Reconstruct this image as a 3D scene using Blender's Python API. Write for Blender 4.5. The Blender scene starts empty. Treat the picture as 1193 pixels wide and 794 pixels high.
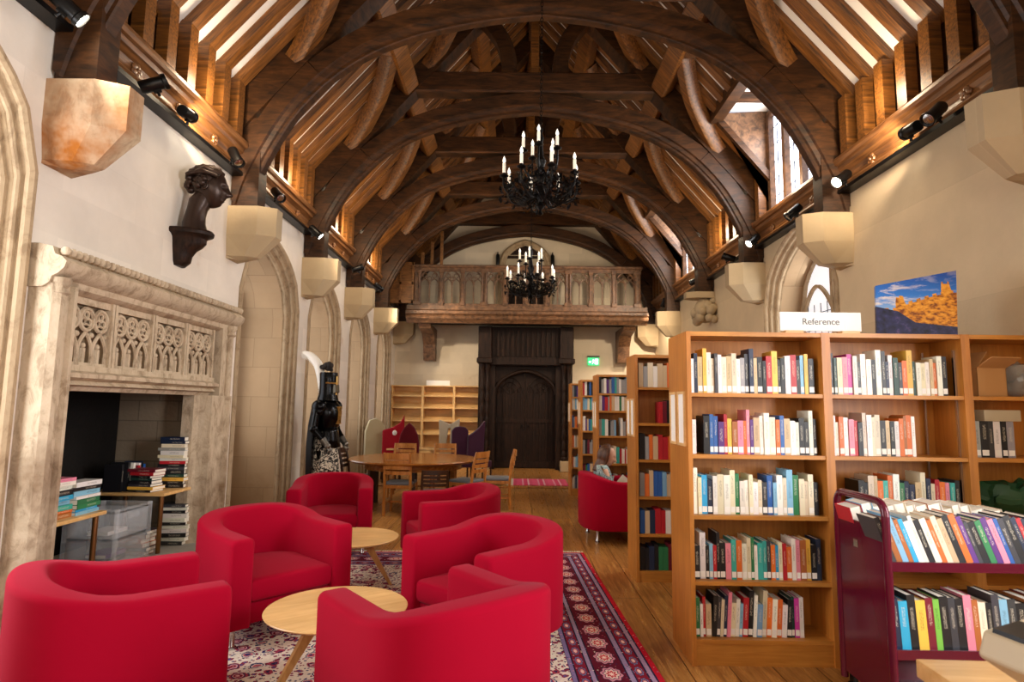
import bpy, bmesh, math, random
from mathutils import Vector, Matrix, Euler
C = bpy.context.scene.collection
R = math.radians
PI = math.pi
random.seed(7)
XL, XR, XC = -3.2, 3.674, 0.24
TY = [3.92, 6.47, 8.76, 10.98, 13.26, 15.39]
YF = 15.6
YB = -2.6
ORD = ['first', 'second', 'third', 'fourth', 'fifth', 'sixth', 'seventh', 'eighth', 'ninth', 'tenth', 'eleventh', 'twelfth', 'thirteenth', 'fourteenth', 'fifteenth', 'sixteenth', 'seventeenth', 'eighteenth', 'nineteenth', 'twentieth', 'twenty-first', 'twenty-second', 'twenty-third', 'twenty-fourth', 'twenty-fifth', 'twenty-sixth', 'twenty-seventh', 'twenty-eighth', 'twenty-ninth', 'thirtieth', 'thirty-first', 'thirty-second', 'thirty-third', 'thirty-fourth', 'thirty-fifth', 'thirty-sixth']

# ---------------------------------------------------------------- materials
def srgb(h):
    if isinstance(h, str):
        h = h.lstrip('#'); v = [int(h[i:i+2], 16)/255 for i in (0, 2, 4)]
    else: v = list(h)
    return [c/12.92 if c <= .04045 else ((c+.055)/1.055)**2.4 for c in v] + [1]

def newmat(name):
    m = bpy.data.materials.new(name); m.use_nodes = True
    nt = m.node_tree; b = nt.nodes['Principled BSDF']
    return m, nt, b

def N(nt, t, **kw):
    n = nt.nodes.new(t)
    for k, v in kw.items():
        if k.startswith('i_'): n.inputs[k[2:].replace('_', ' ')].default_value = v
        else: setattr(n, k, v)
    return n

def coords(nt, kind='Object', scale=(1, 1, 1), rot=(0, 0, 0)):
    tc = N(nt, 'ShaderNodeTexCoord'); mp = N(nt, 'ShaderNodeMapping')
    mp.inputs['Scale'].default_value = scale; mp.inputs['Rotation'].default_value = rot
    nt.links.new(tc.outputs[kind], mp.inputs['Vector'])
    return mp.outputs['Vector']

def ramp(nt, fac, stops, interp='LINEAR'):
    r = N(nt, 'ShaderNodeValToRGB'); r.color_ramp.interpolation = interp
    e = r.color_ramp.elements
    while len(e) > 1: e.remove(e[-1])
    e[0].position = stops[0][0]; e[0].color = stops[0][1]
    for p, c in stops[1:]:
        x = e.new(p); x.color = c
    nt.links.new(fac, r.inputs['Fac'])
    return r.outputs['Color']

def mixc(nt, fac, a, b, mode='MIX'):
    m = N(nt, 'ShaderNodeMix', data_type='RGBA', blend_type=mode)
    for s, v in ((0, fac), (6, a), (7, b)):
        if hasattr(v, 'links'): nt.links.new(v, m.inputs[s])
        else: m.inputs[s].default_value = v
    return m.outputs[2]

def mth(nt, op, a, b=None, c=None):
    m = N(nt, 'ShaderNodeMath', operation=op)
    for i, v in enumerate((a, b, c)):
        if v is None: continue
        if hasattr(v, 'links'): nt.links.new(v, m.inputs[i])
        else: m.inputs[i].default_value = v
    return m.outputs[0]

def noise(nt, vec, scale, detail=4, rough=.55, dist=0.):
    n = N(nt, 'ShaderNodeTexNoise'); n.inputs['Scale'].default_value = scale
    n.inputs['Detail'].default_value = detail; n.inputs['Roughness'].default_value = rough
    n.inputs['Distortion'].default_value = dist
    nt.links.new(vec, n.inputs['Vector'])
    return n.outputs['Fac']

def bump(nt, b, h, strength=.3, dist=.01):
    n = N(nt, 'ShaderNodeBump'); n.inputs['Strength'].default_value = strength; n.inputs['Distance'].default_value = dist
    nt.links.new(h, n.inputs['Height']); nt.links.new(n.outputs['Normal'], b.inputs['Normal'])

def plain(name, col, rough=.5, metal=0., spec=.5, emit=None, est=1., alpha=1.):
    m, nt, b = newmat(name)
    b.inputs['Base Color'].default_value = srgb(col); b.inputs['Roughness'].default_value = rough
    b.inputs['Metallic'].default_value = metal; b.inputs['Specular IOR Level'].default_value = spec
    if emit: b.inputs['Emission Color'].default_value = srgb(emit); b.inputs['Emission Strength'].default_value = est
    b.inputs['Alpha'].default_value = alpha
    return m

def wood(name, dark, light, scale=(1.2, 14, 14), rough=.42, nscale=3., bmp=.15, spec=.5, lo=.3, hi=.72):
    m, nt, b = newmat(name)
    v = coords(nt, 'Object', scale)
    f = noise(nt, v, nscale, 6, .6, .6)
    v2 = coords(nt, 'Object', (1, 1, 1)); f2 = noise(nt, v2, 1.7, 3)
    mid = [(a+c)/2 for a, c in zip(srgb(dark), srgb(light))]
    c = ramp(nt, f, [(lo, srgb(dark)), ((lo+hi)/2, mid), (hi, srgb(light))])
    c2 = mixc(nt, .55, c, ramp(nt, f2, [(.3, [.55, .55, .55, 1]), (.7, [1.25, 1.25, 1.25, 1])]), 'MULTIPLY')
    nt.links.new(c2, b.inputs['Base Color'])
    b.inputs['Roughness'].default_value = rough; b.inputs['Specular IOR Level'].default_value = spec
    bump(nt, b, f, bmp, .01)
    return m

def fabric(name, col, col2=None, scale=350, rough=.9, sheen=.3):
    m, nt, b = newmat(name)
    v = coords(nt, 'Object'); f = noise(nt, v, scale, 2)
    f2 = noise(nt, v, 4, 3)
    c1 = srgb(col); c0 = srgb(col2) if col2 else [x*.85 for x in c1[:3]]+[1]
    c = mixc(nt, mth(nt, 'MULTIPLY_ADD', f, .5, mth(nt, 'MULTIPLY', f2, .5)), c0, c1)
    nt.links.new(c, b.inputs['Base Color']); b.inputs['Roughness'].default_value = rough
    b.inputs['Sheen Weight'].default_value = sheen; b.inputs['Sheen Roughness'].default_value = .5
    b.inputs['Sheen Tint'].default_value = (1, .55, .65, 1) if col2 is None else (1, 1, 1, 1)
    b.inputs['Specular IOR Level'].default_value = .2
    bump(nt, b, f, .25, .001)
    return m

def stone(name, base, joint, stain, bw=.62, bh=.31, jstr=.35, stain_lo=.58, rot=(0, 0, 0), rough=.85, jw=.006, bs=.25, grime=0.):
    m, nt, b = newmat(name)
    v = coords(nt, 'Object', (1, 1, 1), rot)
    br = N(nt, 'ShaderNodeTexBrick'); br.inputs['Scale'].default_value = 1.; br.inputs['Mortar Size'].default_value = jw
    br.inputs['Brick Width'].default_value = bw; br.inputs['Row Height'].default_value = bh; br.inputs['Mortar Smooth'].default_value = .3
    br.inputs['Color1'].default_value = (1, 1, 1, 1); br.inputs['Color2'].default_value = (.86, .86, .86, 1); br.inputs['Mortar'].default_value = (1-jstr, 1-jstr, 1-jstr, 1)
    nt.links.new(v, br.inputs['Vector'])
    v0 = coords(nt, 'Object')
    n1 = noise(nt, v0, 2.2, 8, .6); n2 = noise(nt, v0, .7, 6, .65); n3 = noise(nt, v0, 25, 4)
    c = ramp(nt, n1, [(.3, [x*.88 for x in srgb(base)[:3]]+[1]), (.7, srgb(base))])
    c = mixc(nt, 1., c, br.outputs['Color'], 'MULTIPLY')
    sf = ramp(nt, n2, [(stain_lo, (0, 0, 0, 1)), (stain_lo+.16, (1, 1, 1, 1))])
    c = mixc(nt, sf, c, srgb(stain))
    if grime:
        n4 = noise(nt, coords(nt, 'Object', (1, 1, .5)), 11, 8, .72, .6)
        c = mixc(nt, grime, c, ramp(nt, n4, [(.36, (.42, .34, .26, 1)), (.50, (.9, .86, .8, 1)), (.66, (1.05, 1.04, 1.02, 1))]), 'MULTIPLY')
    nt.links.new(c, b.inputs['Base Color']); b.inputs['Roughness'].default_value = rough
    b.inputs['Specular IOR Level'].default_value = .25
    bump(nt, b, n3, bs, .006)
    return m

M = {}
M['plaster'] = stone('cream limewashed wall', '#f3e9db', '#b0a090', '#c39a72', .8, .34, .10, .62, (0, PI/2, PI/2), jw=.004)
M['wall_r'] = stone('smooth cream ashlar', '#dcc7a4', '#b0a090', '#c0a078', 1.0, .36, .14, .66, (PI/2, 0, PI/2), jw=.004)
M['wall_f'] = stone('far rubble plaster', '#e2d4bb', '#b0a090', '#b09a7a', .7, .3, .10, .64, (PI/2, 0, 0), jw=.004)
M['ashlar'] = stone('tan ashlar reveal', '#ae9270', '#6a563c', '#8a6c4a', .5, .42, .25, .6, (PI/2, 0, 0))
M['corbel'] = stone('corbel stone', '#bfaa88', '#b0a090', '#c7a274', 5, 5, 0, .6)
M['corbel_stain'] = stone('stained corbel stone', '#d3c1a4', '#b0a090', '#9a5a1a', 5, 5, 0, .44, grime=.5)
M['mold'] = stone('moulded stone', '#bda788', '#b0a090', '#86694a', 5, .45, .12, .6, grime=.6)
M['carved'] = stone('carved fireplace stone', '#cfbea5', '#b0a090', '#7d644a', 5, 5, 0, .50, bs=1., grime=.7)
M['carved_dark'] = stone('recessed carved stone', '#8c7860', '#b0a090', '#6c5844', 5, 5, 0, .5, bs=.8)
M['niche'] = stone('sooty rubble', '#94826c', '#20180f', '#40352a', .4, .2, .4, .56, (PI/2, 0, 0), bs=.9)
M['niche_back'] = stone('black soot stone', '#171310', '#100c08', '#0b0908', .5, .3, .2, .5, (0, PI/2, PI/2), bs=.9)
M['hearth'] = stone('grey hearth slab', '#a8a59c', '#555', '#8c8579', .9, .9, .3, .62)
M['white'] = plain('white roof plaster', '#f0ece4', .8)
M['oakdark'] = wood('dark roof oak', '#1b1007', '#543318', (2, 2, 9), .5, 2.2, .1, .3)
M['oakdarkx'] = wood('dark roof oak along', '#1d1108', '#5a371b', (1.5, 3, 12), .5, 2.2, .1, .3)
M['rafter'] = wood('common rafter oak', '#38200c', '#986026', (1.2, 16, 16), .45, 2.4)
M['cornice'] = wood('cornice oak', '#4a2a14', '#9c6a3c', (14, 1.0, 14), .35, 2.2)
M['blackoak'] = wood('black carved oak', '#100a07', '#38241a', (14, 14, 2), .5, 2., .2, .2)
M['gallery'] = wood('gallery oak', '#38261a', '#8c6546', (6, 6, 6), .5, 2.)
M['panelling'] = wood('partition oak', '#6b421f', '#a8733c', (3, 3, 12), .5, 2.)
M['case'] = wood('honey oak veneer', '#a5621f', '#cb8738', (14, 14, 1.0), .42, 2.6, .04, lo=.2, hi=.8)
M['casein'] = wood('honey oak shelf', '#a8671f', '#cf8f3e', (1.0, 14, 14), .42, 2.6, .04, lo=.2, hi=.8)
M['paleoak'] = wood('pale oak veneer', '#d2a360', '#ecc58a', (1.0, 14, 14), .45, 2.6, .04, lo=.2, hi=.8)
M['tabletop'] = wood('light oak tabletop', '#cf9a55', '#edc384', (1.2, 12, 12), .35, 2.4, .03, lo=.2, hi=.8)
M['tableleg'] = wood('light oak leg', '#a8733a', '#d8a463', (10, 10, 1.5), .4, 2.4, .03)
M['chairwood'] = wood('beech chair wood', '#a05f22', '#d6934a', (8, 8, 2), .35, 2.4, .03)
M['chairwood_dark'] = wood('dark chair wood', '#1e120b', '#4a2a17', (8, 8, 2), .35, 2.4, .03)
M['dining'] = wood('polished table wood', '#7a4518', '#bd7d38', (1.2, 10, 10), .2, 2.2, .03)
M['red'] = fabric('red wool upholstery', '#a00526', sheen=.05)
M['red'].node_tree.nodes['Principled BSDF'].inputs['Specular IOR Level'].default_value = .06
M['crimson'] = fabric('crimson felt', '#a30f22')
M['maroonfab'] = fabric('dark red felt', '#5e0a18')
M['creamfab'] = fabric('cream woven fabric', '#c9bc98', '#a89a74')
M['creamfab2'] = fabric('stone woven fabric', '#cfc3ac', '#b0a288')
M['purplefab'] = fabric('purple velvet', '#4e2440', '#34162c')
M['greyfab'] = fabric('grey blue seat fabric', '#7b828c', '#5c636e')
M['chrome'] = plain('brushed steel', '#c8c8c8', .22, 1.)
M['brass'] = plain('brown lacquered metal', '#8a6138', .3, .8)
M['black'] = plain('black metal', '#0c0c0d', .35, .4)
M['iron'] = plain('wrought iron', '#0d0b0a', .45, .7)
M['maroon'] = plain('maroon enamel', '#560a24', .16, .1)
M['bronze'] = plain('dark bronze', '#3a2a22', .34, .5)
M['armour'] = plain('blackened steel', '#0e0f12', .22, .7)
M['gold'] = plain('gilt brass', '#d8b068', .3, .9)
M['candle'] = plain('white candle sleeve', '#f4ecdc', .5, emit='#fff3dc', est=.25)
M['bulb'] = plain('frosted flame bulb', '#fffaf0', .2, emit='#fff6e8', est=.7)
M['lamp'] = plain('lit lamp lens', '#ffffff', .2, emit='#fff2da', est=60)
M['paper'] = plain('white card', '#f2f0ea', .6)
M['page'] = plain('book pages', '#e9e2d2', .8)
M['sticker'] = plain('shelf mark label', '#f1eee6', .6)
M['skin'] = plain('skin', '#d9a88c', .5)
M['hair'] = wood('brown hair', '#2c170c', '#6b4024', (18, 18, 2), .45, 3., .3)
M['blouse'] = None
M['cardboard'] = plain('cardboard', '#b98a55', .8)
M['clearplastic'] = plain('clear plastic', '#e6ecf0', .12, alpha=.2)
M['wrap'] = plain('crumpled clear film', '#9aa29e', .15, alpha=.5)
M['greenbag'] = plain('dark green bag', '#1f4a2a', .5)
M['beige'] = plain('beige plastic', '#b8a98c', .5)
M['whiteplastic'] = plain('white plastic', '#f4f1ea', .4)
M['exit'] = plain('green exit panel', '#1fae6a', .4, emit='#1fbf70', est=1.2)
M['exitw'] = plain('exit pictogram white', '#ffffff', .4, emit='#ffffff', est=1.6)
M['text'] = plain('grey lettering', '#5e5e60', .6)
M['sky'] = plain('daylit window glass', '#ffffff', .1, emit='#dfe9ff', est=2.6)
M['skydim'] = plain('overcast window glass', '#ffffff', .1, emit='#dde6f4', est=.5)
M['lead'] = plain('window lead', '#2b2b30', .5, .5)
M['socket'] = plain('brushed steel plate', '#55565a', .35, .8)
M['fringe'] = fabric('cream wool fringe', '#e6dcc6', '#c8bca2')

def mat_blouse():
    m, nt, b = newmat('patterned teal blouse')
    v = coords(nt); vo = N(nt, 'ShaderNodeTexVoronoi'); vo.inputs['Scale'].default_value = 60; nt.links.new(v, vo.inputs['Vector'])
    nt.links.new(ramp(nt, vo.outputs['Distance'], [(.3, srgb('#1d3a4c')), (.45, srgb('#9fb9b8'))]), b.inputs['Base Color'])
    return m
M['blouse'] = mat_blouse()

def mat_brocade():
    m, nt, b = newmat('black and white brocade')
    v = coords(nt); f = noise(nt, v, 22, 3, .6, 1.5)
    nt.links.new(ramp(nt, f, [(.49, srgb('#0c0c0c')), (.53, srgb('#d8d2c2'))]), b.inputs['Base Color'])
    b.inputs['Roughness'].default_value = .7
    return m
M['brocade'] = mat_brocade()

def mat_book():
    m, nt, b = newmat('book cloth and card')
    oi = N(nt, 'ShaderNodeObjectInfo'); tc = N(nt, 'ShaderNodeTexCoord')
    sp = N(nt, 'ShaderNodeSeparateXYZ'); nt.links.new(tc.outputs['Generated'], sp.inputs[0])
    mp = N(nt, 'ShaderNodeMapping'); mp.inputs['Scale'].default_value = (150, 150, 240)
    add = N(nt, 'ShaderNodeVectorMath', operation='ADD'); nt.links.new(tc.outputs['Object'], add.inputs[0])
    cmb = N(nt, 'ShaderNodeCombineXYZ'); nt.links.new(oi.outputs['Random'], cmb.inputs[0]); nt.links.new(oi.outputs['Random'], cmb.inputs[2])
    nt.links.new(cmb.outputs[0], add.inputs[1]); nt.links.new(add.outputs[0], mp.inputs['Vector'])
    f = noise(nt, mp.outputs[0], 1.4, 2, .7)
    txt = mth(nt, 'GREATER_THAN', f, .55)
    inx = mth(nt, 'COMPARE', sp.outputs[0], .5, .2)
    z0 = mth(nt, 'MULTIPLY_ADD', oi.outputs['Random'], .14, .56)
    inz = mth(nt, 'COMPARE', sp.outputs[2], z0, .2)
    iny = mth(nt, 'LESS_THAN', sp.outputs[1], .02)
    k = mth(nt, 'MULTIPLY', mth(nt, 'MULTIPLY', txt, inx), mth(nt, 'MULTIPLY', inz, iny))
    # contrast colour : white on dark covers, dark on light covers
    bw = N(nt, 'ShaderNodeRGBToBW'); nt.links.new(oi.outputs['Color'], bw.inputs[0])
    cc = ramp(nt, bw.outputs[0], [(0, srgb('#e9e0c8')), (.35, srgb('#2b2320'))], 'CONSTANT')
    c = mixc(nt, mth(nt, 'MULTIPLY', k, .8), oi.outputs['Color'], cc)
    nt.links.new(c, b.inputs['Base Color']); b.inputs['Roughness'].default_value = .42
    return m
M['book'] = mat_book()

def mat_floor():
    m, nt, b = newmat('old oak floorboards')
    v = coords(nt, 'Object', (1, 1, 1), (0, 0, PI/2))
    br = N(nt, 'ShaderNodeTexBrick'); br.inputs['Scale'].default_value = 1.; br.inputs['Mortar Size'].default_value = .004
    br.inputs['Brick Width'].default_value = 2.6; br.inputs['Row Height'].default_value = .27; br.offset = .37
    br.inputs['Color1'].default_value = (.8, .8, .8, 1); br.inputs['Color2'].default_value = (1.15, 1.15, 1.15, 1); br.inputs['Mortar'].default_value = (.14, .1, .08, 1)
    nt.links.new(v, br.inputs['Vector'])
    g = noise(nt, coords(nt, 'Object', (14, 1., 1)), 2.2, 7, .6, .8)
    p = noise(nt, coords(nt), .9, 4)
    c = ramp(nt, g, [(.28, srgb('#7c4f24')), (.5, srgb('#a9743a')), (.74, srgb('#cc9854'))])
    c = mixc(nt, 1., c, br.outputs['Color'], 'MULTIPLY')
    c = mixc(nt, .5, c, ramp(nt, p, [(.3, (.7, .7, .7, 1)), (.7, (1.2, 1.2, 1.2, 1))]), 'MULTIPLY')
    nt.links.new(c, b.inputs['Base Color'])
    nt.links.new(ramp(nt, g, [(.3, (.38, .38, .38, 1)), (.7, (.24, .24, .24, 1))]), b.inputs['Roughness'])
    bump(nt, b, mth(nt, 'ADD', br.outputs['Fac'], g), .12, .004)
    return m
M['floor'] = mat_floor()

def mat_rug(hw, hl):
    m, nt, b = newmat('persian rug pile')
    tc = N(nt, 'ShaderNodeTexCoord'); sp = N(nt, 'ShaderNodeSeparateXYZ'); nt.links.new(tc.outputs['Object'], sp.inputs[0])
    ax = mth(nt, 'ABSOLUTE', sp.outputs[0]); ay = mth(nt, 'ABSOLUTE', sp.outputs[1])
    dx = mth(nt, 'SUBTRACT', hw, ax); dy = mth(nt, 'SUBTRACT', hl, ay)
    d = mth(nt, 'MINIMUM', dx, dy)
    dn = mth(nt, 'DIVIDE', d, .6)
    isx = mth(nt, 'LESS_THAN', dx, dy)
    def vor(scale, feat='F1', vec=None):
        n = N(nt, 'ShaderNodeTexVoronoi', feature=feat); n.inputs['Scale'].default_value = scale
        nt.links.new(vec if vec is not None else tc.outputs['Object'], n.inputs['Vector']); return n
    S = lambda h: srgb(h)
    k = 1/.6
    # ground colours of the bands, from the edge in
    ground = ramp(nt, dn, [(0, S('#b3182a')), (.035*k, S('#241c38')), (.045*k, S('#9a7f98')), (.075*k, S('#241c38')), (.085*k, S('#7c1a2c')),
                           (.155*k, S('#241c38')), (.165*k, S('#8f7c98')), (.195*k, S('#1f1a30')), (.205*k, S('#5c1426')),
                           (.385*k, S('#1f1a30')), (.395*k, S('#94809a')), (.42*k, S('#1f1a30')), (.43*k, S('#7a1c30')), (.50*k, S('#1f1a30')), (.51*k, S('#7f6f98')), (.535*k, S('#1c1a38')), (.548*k, S('#dccdb8'))], 'CONSTANT')
    # border rosettes: cells along the running direction
    run = mixc(nt, isx, sp.outputs[0], sp.outputs[1])
    def rosette(c0, hwid, period, c_out, c_in, c_mid, base):
        u = mth(nt, 'DIVIDE', mth(nt, 'SUBTRACT', d, c0), hwid)
        t = mth(nt, 'SUBTRACT', mth(nt, 'FRACT', mth(nt, 'DIVIDE', mth(nt, 'ADD', run, 20.), period)), .5)
        vv = mth(nt, 'MULTIPLY', t, 2.)
        ang = mth(nt, 'ARCTAN2', u, vv)
        rr = mth(nt, 'SQRT', mth(nt, 'ADD', mth(nt, 'MULTIPLY', u, u), mth(nt, 'MULTIPLY', vv, vv)))
        rr = mth(nt, 'ADD', rr, mth(nt, 'MULTIPLY', mth(nt, 'SINE', mth(nt, 'MULTIPLY', ang, 8.)), .07))
        col = ramp(nt, rr, [(0, S('#e8c9b8')), (.16, S(c_in)), (.34, S(c_mid)), (.5, S('#241c38')), (.56, S(c_out)), (.74, S('#1f1a30')), (.8, S('#000000'))], 'CONSTANT')
        mask = mth(nt, 'MULTIPLY', mth(nt, 'LESS_THAN', rr, .8), mth(nt, 'LESS_THAN', mth(nt, 'ABSOLUTE', u), 1.))
        return mixc(nt, mask, base, col)
    v1 = vor(34)
    fine = ramp(nt, v1.outputs['Distance'], [(.18, (1, 1, 1, 1)), (.24, (0, 0, 0, 1))])
    fcol = ramp(nt, N(nt, 'ShaderNodeSeparateColor').outputs[0], [(0, S('#c9828c')), (1, S('#c9828c'))])
    sc = N(nt, 'ShaderNodeSeparateColor'); nt.links.new(v1.outputs['Color'], sc.inputs[0])
    fcol = ramp(nt, sc.outputs[0], [(0, S('#c98a90')), (.3, S('#d9c4b4')), (.5, S('#6f7296')), (.7, S('#b84a5c')), (.85, S('#2f2c50'))], 'CONSTANT')
    inborder = mth(nt, 'LESS_THAN', d, .54)
    base = mixc(nt, mth(nt, 'MULTIPLY', mth(nt, 'MULTIPLY', fine, inborder), .8), ground, fcol)
    base = rosette(.295, .085, .235, '#c4808c', '#b8303c', '#d8bfb0', base)
    base = rosette(.12, .032, .15, '#6f7296', '#d8b0a8', '#a03040', base)
    base = rosette(.465, .032, .15, '#6f7296', '#d8b0a8', '#c04050', base)
    # field: dense flowers on cream
    nv = N(nt, 'ShaderNodeTexNoise'); nv.inputs['Scale'].default_value = 9; nt.links.new(tc.outputs['Object'], nv.inputs['Vector'])
    wv = mixc(nt, .06, tc.outputs['Object'], nv.outputs['Color'], 'ADD')
    CR = S('#e2d6c4')
    def flowers(scale, stops_a, stops_b, rnd=.9):
        v = vor(scale, 'F1', wv); v.inputs['Randomness'].default_value = rnd
        s_ = N(nt, 'ShaderNodeSeparateColor'); nt.links.new(v.outputs['Color'], s_.inputs[0])
        n_ = noise(nt, tc.outputs['Object'], scale*3.2, 1)
        dd = mth(nt, 'ADD', v.outputs['Distance'], mth(nt, 'MULTIPLY', mth(nt, 'SUBTRACT', n_, .5), .22))
        return mixc(nt, mth(nt, 'GREATER_THAN', s_.outputs[0], .5), ramp(nt, dd, stops_a, 'CONSTANT'), ramp(nt, dd, stops_b, 'CONSTANT')), dd
    f1, d1 = flowers(8, [(0, S('#e8b8b8')), (.12, S('#8c1c34')), (.2, S('#d9a0a8')), (.27, S('#2a2548')), (.33, S('#a03a50')), (.40, CR)],
                     [(0, S('#c0c0d8')), (.10, S('#343260')), (.18, S('#b84a5c')), (.26, S('#eadcc8')), (.30, S('#343260')), (.36, CR)])
    f2, d2 = flowers(19, [(0, S('#8f1f38')), (.24, S('#2a2548')), (.36, CR)], [(0, S('#54548c')), (.18, S('#8c2c48')), (.42, CR)], 1.)
    f3, d3 = flowers(36, [(0, S('#8a3a54')), (.36, CR)], [(0, S('#3a3a68')), (.30, CR)], 1.)
    fl = mixc(nt, mth(nt, 'LESS_THAN', d1, .40), mixc(nt, mth(nt, 'LESS_THAN', d2, .34), f3, f2), f1)
    c = mixc(nt, inborder, fl, base)
    pile = noise(nt, tc.outputs['Object'], 60, 3)
    c = mixc(nt, .35, c, ramp(nt, pile, [(.3, (.6, .6, .6, 1)), (.7, (1.2, 1.2, 1.2, 1))]), 'MULTIPLY')
    nt.links.new(c, b.inputs['Base Color']); b.inputs['Roughness'].default_value = .95
    b.inputs['Specular IOR Level'].default_value = .1
    return m
M['rug'] = mat_rug(1.85, 2.35)

def mat_pinkrug():
    m, nt, b = newmat('pink striped flatweave')
    tc = N(nt, 'ShaderNodeTexCoord'); sp = N(nt, 'ShaderNodeSeparateXYZ'); nt.links.new(tc.outputs['Object'], sp.inputs[0])
    f = mth(nt, 'FRACT', mth(nt, 'MULTIPLY', mth(nt, 'ADD', sp.outputs[0], 5.), 3.1))
    st = ramp(nt, f, [(0, srgb('#e0527a')), (.35, srgb('#e9a8bc')), (.45, srgb('#d83c68')), (.7, srgb('#f0c4cc')), (.8, srgb('#d4486e'))], 'CONSTANT')
    ch = N(nt, 'ShaderNodeTexChecker'); ch.inputs['Scale'].default_value = 16; nt.links.new(tc.outputs['Object'], ch.inputs['Vector'])
    c = mixc(nt, mth(nt, 'MULTIPLY', ch.outputs['Fac'], .35), st, srgb('#c8305a'))
    nt.links.new(c, b.inputs['Base Color']); b.inputs['Roughness'].default_value = .9
    return m
M['pinkrug'] = mat_pinkrug()

def mat_picture():
    m, nt, b = newmat('printed canvas photograph')
    tc = N(nt, 'ShaderNodeTexCoord'); sp = N(nt, 'ShaderNodeSeparateXYZ'); nt.links.new(tc.outputs['Generated'], sp.inputs[0])
    X, Z = sp.outputs[0], sp.outputs[2]
    sky = ramp(nt, Z, [(.4, srgb('#8fb6e0')), (.65, srgb('#2f7ad0')), (1., srgb('#0c3f9c'))])
    cl = noise(nt, coords(nt, 'Generated', (2.5, 1, 7), (0, R(-25), 0)), 1.6, 5, .6, .4)
    clm = mth(nt, 'MULTIPLY', ramp(nt, cl, [(.5, (0, 0, 0, 1)), (.62, (1, 1, 1, 1))]), ramp(nt, X, [(.1, (1, 1, 1, 1)), (.75, (.2, .2, .2, 1))]))
    sky = mixc(nt, clm, sky, srgb('#e8dcd6'))
    gold = ramp(nt, noise(nt, coords(nt, 'Generated', (14, 1, 20)), 1.2, 4), [(.35, srgb('#7a3a10')), (.5, srgb('#d88a1c')), (.7, srgb('#f0b040'))])
    dark = ramp(nt, noise(nt, coords(nt, 'Generated', (10, 1, 8)), 1.4, 5), [(.3, srgb('#0e1424')), (.6, srgb('#2c2f5c')), (.75, srgb('#5c4a7c'))])
    # skyline: battlements rising to the side
    bat = mth(nt, 'MULTIPLY', mth(nt, 'GREATER_THAN', mth(nt, 'FRACT', mth(nt, 'MULTIPLY', X, 11.)), .5), .035)
    prof = ramp(nt, X, [(0, (.42,)*3+(1,)), (.26, (.42,)*3+(1,)), (.28, (.62,)*3+(1,)), (.36, (.6,)*3+(1,)), (.38, (.5,)*3+(1,)), (.7, (.62,)*3+(1,)), (.78, (.64,)*3+(1,)), (.8, (.8,)*3+(1,)), (.88, (.8,)*3+(1,)), (.89, (.66,)*3+(1,))])
    top = mth(nt, 'ADD', prof, bat)
    inb = mth(nt, 'LESS_THAN', Z, top)
    low = ramp(nt, X, [(0, (.5,)*3+(1,)), (.28, (.40,)*3+(1,)), (.45, (.22,)*3+(1,)), (1, (.12,)*3+(1,))])
    ind = mth(nt, 'LESS_THAN', Z, low)
    c = mixc(nt, inb, sky, gold); c = mixc(nt, ind, c, dark)
    nt.links.new(c, b.inputs['Base Color']); b.inputs['Roughness'].default_value = .35
    return m
M['picture'] = mat_picture()

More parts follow.
